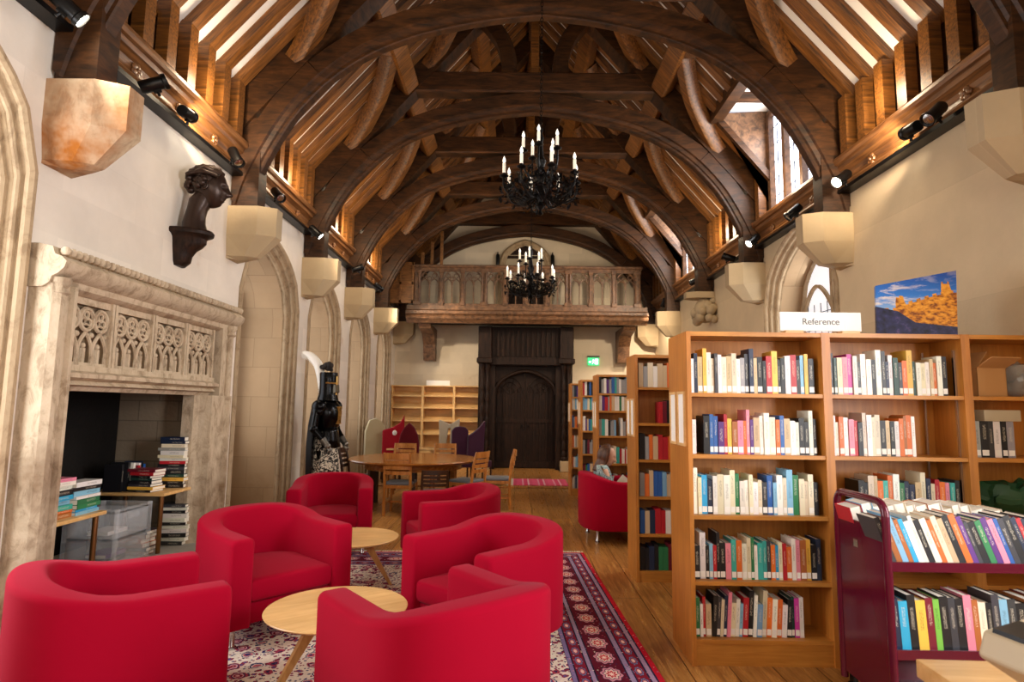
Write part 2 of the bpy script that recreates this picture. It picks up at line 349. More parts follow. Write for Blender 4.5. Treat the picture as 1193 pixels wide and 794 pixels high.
# ---------------------------------------------------------------- mesh builder
class MB:
    def __init__(s): s.v = []; s.f = []; s.m = []
    def add(s, vs, fs, mi=0):
        o = len(s.v); s.v += [tuple(v) for v in vs]; s.f += [tuple(i+o for i in f) for f in fs]; s.m += [mi]*len(fs)
    def box(s, x0, x1, y0, y1, z0, z1, mi=0, T=None, taper=None):
        vs = [Vector((x, y, z)) for z in (z0, z1) for y in (y0, y1) for x in (x0, x1)]
        if T is not None: vs = [T @ v for v in vs]
        s.add(vs, [(0, 2, 3, 1), (4, 5, 7, 6), (0, 1, 5, 4), (2, 6, 7, 3), (0, 4, 6, 2), (1, 3, 7, 5)], mi)
    def cbox(s, c, d, mi=0, T=None):
        s.box(c[0]-d[0]/2, c[0]+d[0]/2, c[1]-d[1]/2, c[1]+d[1]/2, c[2]-d[2]/2, c[2]+d[2]/2, mi, T)
    def bbox(s, x0, x1, y0, y1, z0, z1, r=.01, seg=2, mi=0, T=None):
        bm = bmesh.new(); bmesh.ops.create_cube(bm, size=1)
        for v in bm.verts: v.co = Vector(((x0+x1)/2+v.co.x*(x1-x0), (y0+y1)/2+v.co.y*(y1-y0), (z0+z1)/2+v.co.z*(z1-z0)))
        bmesh.ops.bevel(bm, geom=bm.edges[:], offset=r, segments=seg, affect='EDGES', profile=.5)
        bm.verts.ensure_lookup_table(); bm.verts.index_update()
        s.add([(T @ v.co if T is not None else v.co) for v in bm.verts], [[v.index for v in f.verts] for f in bm.faces], mi); bm.free()
    def lathe(s, prof, n=16, T=None, mi=0, cap=True):
        vs = []; fs = []
        for r, z in prof:
            for i in range(n):
                a = 2*PI*i/n; vs.append(Vector((r*math.cos(a), r*math.sin(a), z)))
        for j in range(len(prof)-1):
            for i in range(n):
                k = (i+1) % n; fs.append((j*n+i, j*n+k, (j+1)*n+k, (j+1)*n+i))
        if cap: fs.append(tuple(range(n))[::-1]); fs.append(tuple((len(prof)-1)*n+i for i in range(n)))
        if T is not None: vs = [T @ v for v in vs]
        s.add(vs, fs, mi)
    def bar(s, a, b, r, n=8, r2=None, mi=0):
        a = Vector(a); b = Vector(b); d = b-a; L = d.length
        T = Matrix.Translation(a) @ d.to_track_quat('Z', 'Y').to_matrix().to_4x4()
        s.lathe([(r, 0), (r if r2 is None else r2, L)], n, T, mi)
    def tube(s, pts, r, n=6, mi=0, closed=False):
        pts = [Vector(p) for p in pts]; m = len(pts); rs = r if isinstance(r, (list, tuple)) else [r]*m
        vs = []; fs = []; up = None
        for i, p in enumerate(pts):
            t = (pts[(i+1) % m]-pts[i-1]) if closed else (pts[min(i+1, m-1)]-pts[max(i-1, 0)])
            t.normalize()
            if up is None:
                up = Vector((0, 0, 1)) if abs(t.z) < .9 else Vector((1, 0, 0))
            up = (up - t*up.dot(t)).normalized(); sd = t.cross(up)
            for k in range(n):
                a = 2*PI*(k+.5)/n; vs.append(p+(up*math.cos(a)+sd*math.sin(a))*rs[i])
        for i in range(m if closed else m-1):
            j = (i+1) % m
            for k in range(n):
                l = (k+1) % n; fs.append((i*n+k, i*n+l, j*n+l, j*n+k))
        if not closed: fs.append(tuple(range(n))[::-1]); fs.append(tuple((m-1)*n+k for k in range(n)))
        s.add(vs, fs, mi)
    def prism(s, poly, a0, a1, axis='y', mi=0, T=None):
        n = len(poly)
        def P(u, w, a): return {'y': Vector((u, a, w)), 'x': Vector((a, u, w)), 'z': Vector((u, w, a))}[axis]
        vs = [P(u, w, a0) for u, w in poly]+[P(u, w, a1) for u, w in poly]
        if T is not None: vs = [T @ v for v in vs]
        fs = [tuple(range(n))[::-1], tuple(range(n, 2*n))]+[(i, (i+1) % n, (i+1) % n+n, i+n) for i in range(n)]
        s.add(vs, fs, mi)
    def strip(s, A, B, mi=0):
        n = len(A); s.add(list(A)+list(B), [(i, i+1, n+i+1, n+i) for i in range(n-1)], mi)
    def grid(s, rows, closed_u=False, closed_v=False, mi=0, caps=False):
        nu = len(rows); nv = len(rows[0]); vs = [p for r in rows for p in r]; fs = []
        for i in range(nu if closed_u else nu-1):
            j = (i+1) % nu
            for k in range(nv if closed_v else nv-1):
                l = (k+1) % nv; fs.append((i*nv+k, i*nv+l, j*nv+l, j*nv+k))
        if caps: fs.append(tuple(range(nv))[::-1]); fs.append(tuple((nu-1)*nv+k for k in range(nv)))
        s.add(vs, fs, mi)
    def ball(s, c, r, n=10, mi=0, T=None):
        if not hasattr(r, '__len__'): r = (r, r, r)
        rows = []
        for i in range(n+1):
            th = PI*i/n; rows.append([Vector((c[0]+r[0]*math.sin(th)*math.cos(2*PI*k/(n*2)), c[1]+r[1]*math.sin(th)*math.sin(2*PI*k/(n*2)), c[2]+r[2]*math.cos(th))) for k in range(n*2)])
        if T is not None: rows = [[T @ p for p in r_] for r_ in rows]
        s.grid(rows, False, True, mi)
    def build(s, name, mats, parent=None, loc=None, rot=None, smooth=False, ang=40):
        me = bpy.data.meshes.new(name); me.from_pydata(s.v, [], s.f)
        bm = bmesh.new(); bm.from_mesh(me)
        for i, f in enumerate(bm.faces): f.material_index = s.m[i]
        if smooth: bmesh.ops.remove_doubles(bm, verts=bm.verts[:], dist=1e-5)
        bmesh.ops.recalc_face_normals(bm, faces=bm.faces[:])
        if smooth:
            lim = R(ang)
            for f in bm.faces: f.smooth = True
            for e in bm.edges:
                if len(e.link_faces) == 2 and e.calc_face_angle(0) > lim: e.smooth = False
        bm.to_mesh(me); bm.free()
        for m in (mats if isinstance(mats, (list, tuple)) else [mats]): me.materials.append(m)
        o = bpy.data.objects.new(name, me); C.objects.link(o)
        if parent: o.parent = parent
        if loc: o.location = loc
        if rot: o.rotation_euler = rot
        return o

def tag(o, label=None, cat=None, group=None, kind=None):
    if label: o['label'] = label
    if cat: o['category'] = cat
    if group: o['group'] = group
    if kind: o['kind'] = kind
    return o
def empty(name, loc, rz=0, label=None, cat=None, group=None):
    o = bpy.data.objects.new(name, None); C.objects.link(o); o.location = loc; o.rotation_euler = (0, 0, rz); o.empty_display_size = .1
    return tag(o, label, cat, group)
def kids(o): return [c for c in bpy.data.objects if c.parent == o]
def copy_tree(o, parent=None):
    c = o.copy(); C.objects.link(c); c.parent = parent
    for ch in list(o.children): copy_tree(ch, c)
    return c
def boxobj(name, mat, x0, x1, y0, y1, z0, z1, parent=None, r=0):
    m = MB()
    if r: m.bbox(x0, x1, y0, y1, z0, z1, r)
    else: m.box(x0, x1, y0, y1, z0, z1)
    return m.build(name, mat, parent, smooth=bool(r))
def struct(o): return tag(o, kind='structure')
def catmull(pts, n=6):
    pts = [Vector(p) for p in pts]; out = []
    for i in range(len(pts)-1):
        p0 = pts[max(i-1, 0)]; p1 = pts[i]; p2 = pts[i+1]; p3 = pts[min(i+2, len(pts)-1)]
        for k in range(n):
            t = k/n; out.append(.5*((2*p1)+(p2-p0)*t+(2*p0-5*p1+4*p2-p3)*t*t+(3*p1-p0-3*p2+p3)*t**3))
    out.append(pts[-1]); return out
def text_obj(body, size, mat, parent, loc, rot, name='lettering', extrude=.0008):
    cu = bpy.data.curves.new(name, 'FONT'); cu.body = body; cu.size = size; cu.align_x = 'CENTER'; cu.align_y = 'CENTER'; cu.extrude = extrude
    o = bpy.data.objects.new(name, cu); C.objects.link(o); cu.materials.append(mat)
    dg = bpy.context.evaluated_depsgraph_get(); me = bpy.data.meshes.new_from_object(o.evaluated_get(dg)); bpy.data.objects.remove(o)
    o = bpy.data.objects.new(name, me); C.objects.link(o)
    if not me.materials: me.materials.append(mat)
    o.parent = parent; o.location = loc; o.rotation_euler = rot
    return o
# ================================================================ the setting
def arch_profile(ya, yb, sill, spring, apex, n=14, k=.55):
    c = (ya+yb)/2; h = (yb-ya)/2; pts = [(ya, sill), (ya, (sill+spring)/2), (ya, spring)]
    d = math.sqrt(1-(k/(1+k))**2)
    for i in range(1, n):
        t = -1+2*i/n
        pts.append((c+h*t, spring+(apex-spring)*math.sqrt(max(0, 1-((abs(t)+k)/(1+k))**2))/d))
    pts += [(yb, spring), (yb, (sill+spring)/2), (yb, sill)]
    return pts

def side_wall(name, x, out, holes, rects, mat, ztop=4.39):
    """wall sheet at plane x with arched holes, reveals going outwards"""
    mb = MB(); y = YB
    P = lambda yy, zz, xx=x: Vector((xx, yy, zz))
    allh = sorted([(h[0], h[1], 'a', h) for h in holes]+[(r[0], r[1], 'r', r) for r in rects])
    for ya, yb, kind, h in allh:
        mb.add([P(y, 0), P(ya, 0), P(ya, ztop), P(y, ztop)], [(0, 1, 2, 3)])
        if kind == 'r':
            z0, z1 = h[2], h[3]
            mb.add([P(ya, z1), P(yb, z1), P(yb, ztop), P(ya, ztop)], [(0, 1, 2, 3)])
            if z0 > 0: mb.add([P(ya, 0), P(yb, 0), P(yb, z0), P(ya, z0)], [(0, 1, 2, 3)])
        else:
            pr = arch_profile(*h[:5]); sill = h[2]
            if sill > 0: mb.add([P(ya, 0), P(yb, 0), P(yb, sill), P(ya, sill)], [(0, 1, 2, 3)])
            top = pr[2:-2]
            mb.strip([P(a, b) for a, b in top], [P(a, ztop) for a, b in top])
            c = (ya+yb)/2; s = .90
            inner = [(c+(a-c)*s, sill+(b-sill)*.965 if b > sill else sill) for a, b in pr]
            xi = x+out*.16; xo = x+out*(.95 if out < 0 else .50)
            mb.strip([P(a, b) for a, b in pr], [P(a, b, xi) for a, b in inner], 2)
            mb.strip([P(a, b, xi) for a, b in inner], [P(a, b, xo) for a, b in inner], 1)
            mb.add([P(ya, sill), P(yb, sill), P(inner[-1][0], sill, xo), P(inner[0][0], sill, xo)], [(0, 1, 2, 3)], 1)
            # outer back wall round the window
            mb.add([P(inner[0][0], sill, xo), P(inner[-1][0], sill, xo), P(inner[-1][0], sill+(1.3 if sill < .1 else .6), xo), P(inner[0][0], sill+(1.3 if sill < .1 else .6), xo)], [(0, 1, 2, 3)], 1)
        y = yb
    mb.add([P(y, 0), P(YF, 0), P(YF, ztop), P(y, ztop)], [(0, 1, 2, 3)])
    o = mb.build(name, [mat, M['ashlar'], M['mold']]); struct(o)
    return o

LH = [(2.1, 3.72, .5, 3.06, 3.92), (6.75, 8.5, .02, 2.9, 3.7), (9.02, 10.6, .02, 2.9, 3.62), (11.3, 12.8, .02, 2.9, 3.6), (13.55, 14.95, .02, 2.9, 3.6)]
RH = [(.3, 1.9, .8, 3.0, 3.92), (6.72, 8.62, .8, 3.05, 3.95)]
side_wall('wall_left', XL, -1, LH, [(3.95, 6.0, 0, 1.66)], M['plaster'])
side_wall('wall_right', XR, 1, RH, [], M['wall_r'])

trimn = [0]
def trim(mb, mat, smooth=True):
    trimn[0] += 1
    return struct(mb.build('trim_%d' % trimn[0], mat, smooth=smooth))
winn = [0]
def window(x, out, h, glass, bars=True):
    winn[0] += 1
    ya, yb, sill, spring, apex = h
    c = (ya+yb)/2; s = .90; z0 = sill+(1.3 if sill < .1 else .6)
    pr = [(c+(a-c)*s, z0+(b-z0)*.965) for a, b in arch_profile(ya, yb, z0, spring, apex)]
    xo = x+out*(.93 if out < 0 else .48)
    m = MB(); m.tube([(xo, a, b) for a, b in pr], .05, 4); m.tube([(xo, pr[0][0], z0), (xo, pr[-1][0], z0)], .05, 4)
    w = (yb-ya)*s
    m.tube([(xo, c, z0), (xo, c, apex-.4)], .045, 4)
    for sgn in (-1, 1):
        m.tube(catmull([(xo, c, spring-.15), (xo, c+sgn*w*.12, spring+.12), (xo, c+sgn*w*.25, spring+.25), (xo, c+sgn*w*.38, spring+.12), (xo, c+sgn*w*.48, spring-.15)], 4), .03, 4)
        m.tube(catmull([(xo, c, apex-.45), (xo, c+sgn*w*.12, apex-.3), (xo, c+sgn*w*.2, apex-.2)], 3), .03, 4)
    o = struct(m.build('window_%d' % winn[0], M['mold'], smooth=True))
    g = MB(); P = [(xo+out*.02, a, b) for a, b in pr]
    g.add(P, [tuple(range(len(P)))]); g.build('pane', glass, o)
    l = MB()
    for k in range(1, 10): 
        yy = c-w/2+w*k/10; l.box(xo-.004, xo+.004, yy-.004, yy+.004, z0, spring)
    zz = z0+.2
    while zz < spring: l.box(xo-.004, xo+.004, c-w/2, c+w/2, zz-.004, zz+.004); zz += .22
    l.build('lead_bars', M['lead'], o)
    return o
for h in LH: window(XL, -1, h, M['sky'] if h[0] < 3 else M['skydim'])
for h in RH: window(XR, 1, h, M['skydim'] if h[0] > 5 else M['sky'])
for x, out, hs in ((XL, -1, LH), (XR, 1, RH)):
    for h in hs:
        pr = arch_profile(*h); c = (h[0]+h[1])/2
        m = MB()
        m.tube([(x+out*.0, c+(a-c)*1.02, h[2]+(b-h[2])*1.008) for a, b in pr], .035, 8)
        m.tube([(x+out*.05, c+(a-c)*.965, h[2]+(b-h[2])*.99) for a, b in pr], .022, 8)
        m.tube([(x+out*.12, c+(a-c)*.925, h[2]+(b-h[2])*.975) for a, b in pr], .028, 8)
        trim(m, M['mold'])

# floor, back wall, far wall
m = MB(); m.box(XL-1.1, XR+1.1, YB-.2, YF+.3, -.1, 0); struct(m.build('floor', M['floor']))
zr = lambda w: 5.0+1.15*(3.49-w)
m = MB()
poly = [(XL-.9, 0), (XR+.9, 0), (XR+.9, 4.2), (XR, 4.95), (XC, zr(0)+.1), (XL, 4.95), (XL-.9, 4.2)]
m.prism(poly, YB-.15, YB, 'y'); struct(m.build('wall_back', M['wall_f']))
m = MB(); m.prism(poly, YF, YF+.2, 'y'); struct(m.build('wall_far', M['wall_f']))

# roof slopes (plaster between rafters) with two dormer openings on one side
DORM = [(6.9, 8.4), (11.5, 12.9)]
def slope_pt(side, w, y, dz=0): return Vector((XC+side*w, y, zr(w)+dz))
mb = MB()
mb.add([slope_pt(-1, 3.6, YB), slope_pt(-1, 3.6, YF), slope_pt(-1, 0, YF), slope_pt(-1, 0, YB)], [(0, 1, 2, 3)])
WD = 2.66
mb.add([slope_pt(1, WD, YB), slope_pt(1, WD, YF), slope_pt(1, 0, YF), slope_pt(1, 0, YB)], [(0, 1, 2, 3)])
y = YB
for a, b in DORM+[(YF, YF)]:
    mb.add([slope_pt(1, 3.6, y), slope_pt(1, 3.6, a), slope_pt(1, WD, a), slope_pt(1, WD, y)], [(0, 1, 2, 3)]); y = b
struct(mb.build('ceiling', M['white']))
for a, b in DORM:
    xw = XR+.05; zt = zr(WD)
    m = MB()
    for yy, d in ((a, -.03), (b, 0)):   # boarded cheeks
        m.prism([(XC+WD, zt), (xw, zt+.05), (xw, 4.5), (XC+3.55, zr(3.55)-.12)], yy+d, yy+d+.03, 'y')
    trim(m, M['gallery'], False)
    m = MB(); m.box(XC+WD-.05, xw+.05, a, b, zt+.04, zt+.07); trim(m, M['white'], False)
    m = MB()
    for k in range(1, 3): m.box(XC+WD, xw, a+(b-a)*k/3-.05, a+(b-a)*k/3+.05, zt-.07, zt+.04)
    m.box(XC+WD-.06, XC+WD+.1, a, b, zt-.16, zt+.04)
    for yy in (a+.03, b-.03): m.tube([slope_pt(1, WD, yy, -.06), slope_pt(1, 3.5, yy, -.1)], .06, 4)
    trim(m, M['oakdarkx'], False)
    winn[0] += 1
    f = MB(); zb = 4.40
    f.box(xw-.05, xw+.05, a, b, zb, zb+.09); f.box(xw-.05, xw+.05, a, b, zt-.09, zt)
    for k in range(4): 
        yy = a+.04+(b-a-.08)*k/3; f.box(xw-.06, xw+.05, yy-.04, yy+.04, zb, zt)
    o = struct(f.build('window_%d' % winn[0], M['gallery']))
    boxobj('pane', M['sky'], xw+.02, xw+.03, a, b, zb, zt, o)
    l = MB()
    for k in range(3):
        for j in range(1, 3):
            yy = a+.04+(b-a-.08)*(k+j/3)/3; l.box(xw+.008, xw+.018, yy-.004, yy+.004, zb, zt)
    for j in range(1, 6): l.box(xw+.008, xw+.018, a, b, zb+(zt-zb)*j/6-.004, zb+(zt-zb)*j/6+.004)
    l.build('lead_bars', M['lead'], o)

# cornices, ashlar boards, lighting tracks
CZ = {-1: 4.15, 1: 4.02}
for side, xw in ((-1, XL), (1, XR)):
    z0 = CZ[side]; s = -side
    prof = [(0, 0), (.10, 0), (.12, .03), (.10, .06), (.05, .08), (.045, .13), (.06, .18), (.10, .21), (.12, .22), (.13, .26), (.16, .27), (.175, .30), (.175, .33), (.15, .355), (.12, .36), (0, .36)]
    m = MB(); m.prism([(xw+s*a, z0+b) for a, b in prof], YB, YF, 'y')
    o = m.build('trim_%d' % (trimn[0]+1), M['cornice']); trimn[0] += 1; struct(o)
    m = MB(); y = YB
    for a, b in (DORM if side > 0 else [])+[(YF, YF)]:
        m.box(min(xw, xw-s*.04), max(xw, xw-s*.04), y, a, z0+.30, 5.1); y = b
    trim(m, M['oakdarkx'], False)
    t = MB(); t.box(min(xw+s*.003, xw+s*.13), max(xw+s*.003, xw+s*.13), YB+.1, YF-.02, z0-.045, z0-.005)
    tag(t.build('lighting_track', M['black']), 'black lighting track fixed under the timber cornice of the %s wall' % ('fireplace' if side < 0 else 'bookcase'), 'lighting track')
    # carved bosses in the hollow of the cornice
    for i in range(5):
        ya, yb = TY[i], TY[i+1]
        for k in range(3):
            yy = ya+(yb-ya)*(k+1)/4
            m = MB()
            for q in range(5):
                a = 2*PI*q/5; m.ball((0, .035*math.cos(a), .035*math.sin(a)), (.022, .028, .028), 4)
            m.ball((0.01, 0, 0), .022, 4)
            o = m.build('carved_boss', M['cornice'], loc=(xw+s*.065, yy, z0+.13), rot=(0, 0, 0 if s > 0 else PI), smooth=True)
            tag(o, '%s carved leaf boss past the %s truss in the %s side cornice' % (ORD[k], ORD[i], 'fireplace' if side < 0 else 'bookcase'), 'carved boss', 'carved bosses along the cornices')

# roof trusses
AP = [(3.27, 3.76), (3.19, 4.05), (3.03, 4.42), (2.82, 4.80), (2.6, 5.08), (2.32, 5.36), (1.95, 5.61), (1.55, 5.79), (1.2, 5.90), (.6, 6.03), (0, 6.10)]
def sweep_section(mb, path, sec, clampw=3.43, side=1):
    """path in (w,z); sec = [(offset outward, half thickness)]"""
    rows = []
    for i, p in enumerate(path):
        a = path[max(i-1, 0)]; b = path[min(i+1, len(path)-1)]
        t = (b-a).normalized(); n = Vector((-t.y, t.x)) if t.x < 0 else Vector((t.y, -t.x))
        n = Vector((t.y, -t.x)) if (Vector((t.y, -t.x)).dot(Vector((1, 1)))) > 0 else Vector((-t.y, t.x))
        if i == len(path)-1 and p.x == 0: n = Vector((0, 1))
        row = []
        for off, h in sec: q = p+n*off; row.append(Vector((side*min(q.x, clampw), -h, q.y)))
        for off, h in reversed(sec): q = p+n*off; row.append(Vector((side*min(q.x, clampw), h, q.y)))
        rows.append(row)
    mb.grid(rows, False, True, caps=True)
SEC = [(0, .05), (.012, .062), (.04, .062), (.052, .085), (.10, .095), (.112, .125), (.30, .125)]
path = [Vector((p.x, p.y)) for p in catmull([(a, b, 0) for a, b in AP], 5)]
kf = 11 # start of the upper length
def make_truss():
    t = empty('roof_truss', (XC, 0, 0))
    for s in (-1, 1):
        j = next(i for i, p in enumerate(path) if p.x < 2.45)
        m = MB(); sweep_section(m, path[:j+1], SEC, side=s); m.build('lower_arch_brace', M['oakdark'], t, smooth=True, ang=30)
        m = MB(); sweep_section(m, path[j:], [(a, h-.006) for a, h in SEC], side=s); m.build('upper_arch_brace', M['oakdark'], t, smooth=True, ang=30)
        m = MB(); th = math.atan(1.15); dv = .50
        m.prism([(s*3.43, zr(3.43)-.01), (s*.0, zr(0)-.01), (0, zr(0)-dv), (s*3.43, zr(3.43)-dv)], -.14, .14, 'y')
        m.build('principal_rafter', M['oakdark'], t)
        m = MB(); m.box(min(s*3.14, s*3.43), max(s*3.14, s*3.43), -.10, .10, 3.757, 4.8); m.build('wall_post', M['oakdark'], t)
        m = MB()
        sp = [Vector((p.x, p.y)) for p in catmull([(.30, 6.72, 0), (.31, 7.0, 0), (.42, 7.35, 0), (.64, 7.66, 0), (.82, 7.86, 0)], 5)]
        rows = []
        for i, p in enumerate(sp):
            a = sp[max(i-1, 0)]; b = sp[min(i+1, len(sp)-1)]; d = (b-a).normalized(); n = Vector((d.y, -d.x))
            rows.append([Vector((s*(p.x+n.x*o_), h, p.y+n.y*o_)) for o_, h in ((-.02, -.06), (-.02, .06), (.03, .1), (.22, .1), (.22, -.1), (.03, -.1))])
        m.grid(rows, False, True, caps=True); m.build('curved_strut', M['oakdark'], t, smooth=True, ang=30)
    m = MB(); m.bbox(-1.95, 1.95, -.13, .13, 6.40, 6.73, .025, 1); m.build('collar_beam', M['oakdarkx'], t)
    m = MB(); m.bbox(-.065, .065, -.06, .06, 6.73, 8.6, .015, 1); m.build('king_post', M['rafter'], t)
    return t
t0 = make_truss()
tl = ['massive dark oak arched truss nearest, springing from the rust stained corbel', 'second massive dark oak arched truss, in front of the upper chandelier', 'third dark oak arched truss, just behind the upper chandelier',
      'fourth dark oak arched truss with the farther chandelier hanging from it', 'fifth dark oak arched truss in front of the carved gallery', 'last dark oak arched truss above the gallery against the far wall']
for i, y in enumerate(TY):
    t = t0 if i == 0 else copy_tree(t0)
    t.location = (XC, y, 0); tag(t, tl[i], 'roof truss', 'oak roof trusses')

# purlins, ridge, wind braces and rafters
TH = math.atan(1.15); CT = math.cos(TH); SL = 3.49/CT
YS = [1.3]+TY+[YF]
sname = {-1: 'fireplace side', 1: 'bookcase side'}
def slope_obj(mb, name, mat, side, y, parent=None, smooth=False):
    return mb.build(name, mat, parent, loc=(XC+side*3.49, y, 5.0), rot=(0, -TH, 0 if side < 0 else PI), smooth=smooth)
m = MB(); m.box(-.07, .07, YB, YF, zr(0)-.35, zr(0)-.1)
tag(m.build('ridge_beam', M['oakdarkx'], loc=(XC, 0, 0)), 'long dark oak ridge beam at the very top of the roof', 'roof beam')
baynm = ['before the first truss', 'between first and second trusses', 'between second and third trusses', 'between third and fourth trusses', 'between fourth and fifth trusses', 'between fifth and last trusses', 'behind the last truss']
def brace_mesh(s0, s1, flip):
    mb = MB(); L = s1-s0
    pts = [Vector((p.x, p.y)) for p in catmull([(s0+.1*L, -.15, 0), (s0+.35*L, -.02, 0), (s0+.72*L, .36, 0), (s1, .95, 0)], 5)]
    rows = []
    for i, p in enumerate(pts):
        a = pts[max(i-1, 0)]; b = pts[min(i+1, len(pts)-1)]; d = (b-a).normalized(); n = Vector((-d.y, d.x))
        rows.append([Vector((p.x+n.x*o_, flip*(p.y+n.y*o_), z)) for o_, z in ((-.1, -.084), (.1, -.084), (.1, -.24), (.07, -.28), (-.07, -.28), (-.1, -.24))])
    mb.grid(rows, False, True, caps=True); return mb
for side in (-1, 1):
    for bi in range(len(YS)-1):
        ya, yb = YS[bi]+.14, YS[bi+1]-.14; L = yb-ya
        if L < .4: continue
        for q, (nm, sp_) in enumerate((('lower', 2.12), ('upper', 3.7))):
            m = MB(); y0, y1 = (ya, yb)
            m.bbox(sp_-.14, sp_+.14, 0, L, -.32, -.082, .03, 1)
            o = slope_obj(m, 'purlin', M['rafter'], side, ya)
            if side > 0:   # rotated half a turn: build towards the other way
                o.location.y = yb
            tag(o, '%s purlin %s on the %s slope' % (nm, baynm[bi], sname[side]), 'roof purlin', 'purlins of the roof')
        if L < 1.5: continue
        for q, (nm, a, b) in enumerate((('lower', .45, 2.05), ('upper', 2.25, 3.62))):
            for end, fl in (('near', 1), ('far', -1)):
                if nm == 'upper' and end == 'near' : continue
                f = fl*(1 if side < 0 else -1)
                o = slope_obj(brace_mesh(a, b, f), 'wind_brace', M['rafter'], side, ya if fl > 0 else yb, smooth=True)
                tag(o, '%s curved wind brace at the %s end, %s, %s slope' % (nm, end, baynm[bi], sname[side]), 'wind brace', 'curved wind braces of the roof')
def rafter_meshes():
    a = MB(); a.box(.0, SL-.03, -.063, .063, -.088, -.003)
    b = MB(); b.box((3.49-WD)/CT-.02, SL-.03, -.063, .063, -.088, -.003)
    return a, b
ra, rb = rafter_meshes()
full = ra.build('rafter', M['rafter']); short = rb.build('rafter', M['rafter'])
used = {}
for side in (-1, 1):
    for bi in range(len(YS)-1):
        ya, yb = YS[bi]+.14, YS[bi+1]-.14
        n = max(1, round((yb-ya)/.305)); 
        if yb-ya < .3: n = 0
        for k in range(n):
            y = ya+(yb-ya)*(k+.5)/n
            sh = side > 0 and any(a-.02 < y < b+.02 for a, b in DORM)
            src = short if sh else full
            o = src if src.name not in used else src.copy()
            if src.name in used: C.objects.link(o)
            used[src.name] = 1
            o.location = (XC+side*3.49, y, 5.0); o.rotation_euler = (0, -TH, 0 if side < 0 else PI)
            tag(o, '%s brown common rafter %s on the %s slope' % (ORD[k], baynm[bi].replace(' trusses', ''), sname[side]), 'rafter', 'common rafters of the roof')
            if not sh:
                m = MB(); x0 = XL+.04 if side < 0 else XR-.15; x1 = x0+.11
                p = m; p.box(-.055, .055, -.066, .066, 0, .62)
                if 'ash' not in used:
                    used['ash'] = p.build('ashlar_post', M['rafter'])
                    h = used['ash']
                else:
                    h = used['ash'].copy(); C.objects.link(h)
                h.parent = o
                h.matrix_parent_inverse = Matrix.Identity(4)
                # world placement of the post under its rafter
                Wm = Matrix.Translation(((x0+x1)/2, y, (CZ[side]+.36)))
                Om = Matrix.Translation(o.location) @ o.rotation_euler.to_matrix().to_4x4()
                h.matrix_local = Om.inverted() @ Wm

# corbels
def corbel(name, x, side, y, mat, label, carved=False):
    s = -side; m = MB()
    def plan(k, dx, z): 
        pts = [(0, -.15), (.33, -.15), (.51, -.06), (.51, .10), (.33, .19), (0, .19)]
        return [Vector((s*(a*k+ (0 if a == 0 else dx)), b*(k if a else max(k, .8)), z)) for a, b in pts]
    if not carved:
        m.grid([plan(1, 0, 3.755), plan(1, 0, 3.43), plan(.62, -.02, 3.20), plan(.25, 0, 3.17)], False, True, caps=True)
    else:
        m.grid([plan(1, 0, 3.755), plan(1, 0, 3.64)], False, True, caps=True)
        for k in range(26):
            a = random.random()*PI-PI/2; zz = random.random()
            rr = .12+.26*math.sin(PI*min(1, zz+.25)); m.ball((s*(rr*math.cos(a)*.9), rr*math.sin(a)*.7, 3.2+zz*.45), .07+.03*random.random(), 5)
        m.ball((s*.15, 0, 3.42), (.2, .17, .24), 8)
    o = m.build(name, mat, loc=(x, y, 0), smooth=carved)
    return tag(o, label, 'corbel', 'stone corbels under the trusses')
for i, y in enumerate(TY):
    corbel('stone_corbel', XL, -1, y, M['corbel_stain'] if i == 0 else M['corbel'],
           ['rust stained stone corbel above the near end of the fireplace', 'pale stone corbel above the far end of the fireplace', 'stone corbel between the first and second tall alcoves', 'stone corbel between the second and third tall alcoves', 'stone corbel between the third and fourth tall alcoves', 'stone corbel in the corner below the timber partition'][i])
    corbel('stone_corbel', XR, 1, y, M['corbel'],
           ['plain stone corbel high on the bookcase side wall above the framed canvas', 'stone corbel joined to the pointed window arch on the bookcase side', 'stone corbel just past the pointed window on the bookcase side', 'lumpy carved stone corbel on the bookcase side wall', 'stone corbel beside the gallery on the bookcase side', 'stone corbel under the gallery end on the bookcase side'][i], i == 3)

# spotlights on the tracks
def spot_proto():
    t = empty('spotlight', (0, 0, 0))
    m = MB(); m.lathe([(.045, -.11), (.052, -.1), (.052, .06), (.062, .07), (.062, .10), (.055, .10), (.05, .07)], 14); m.build('lamp_housing', M['black'], t, smooth=True)
    m = MB(); m.lathe([(.052, .085), (.03, .094), (.0, .096)], 14, cap=False); m.build('lens', M['lamp'], t, smooth=True)
    m = MB(); m.box(-.012, .012, -.07, -.05, -.03, .03); m.bar((0, -.05, 0), (0, -.10, 0), .012); m.build('bracket', M['black'], t)
    return t
sp0 = spot_proto(); firstspot = [True]
def spot(x, y, z, aim, label, lit, power=60, size=1.2, col=(1, .80, .58)):
    t = sp0 if firstspot[0] else copy_tree(sp0); firstspot[0] = False
    t.location = (x, y, z); d = Vector(aim)-Vector((x, y, z)); t.rotation_euler = d.to_track_quat('Z', 'Y').to_euler()
    tag(t, label, 'spotlight', 'black spotlights on the wall tracks')
    if not lit:
        for c in t.children:
            if c.name.startswith('lens'):
                c.data = c.data.copy(); c.data.materials.clear(); c.data.materials.append(M['chrome'])
    if lit:
        l = bpy.data.lights.new('spot_beam', 'SPOT'); l.energy = power; l.spot_size = size; l.spot_blend = .8; l.color = col; l.shadow_soft_size = .06
        lo = bpy.data.objects.new('spot_beam', l); C.objects.link(lo); lo.location = Vector((x, y, z))+d.normalized()*.12; lo.rotation_euler = d.to_track_quat('-Z', 'Y').to_euler()

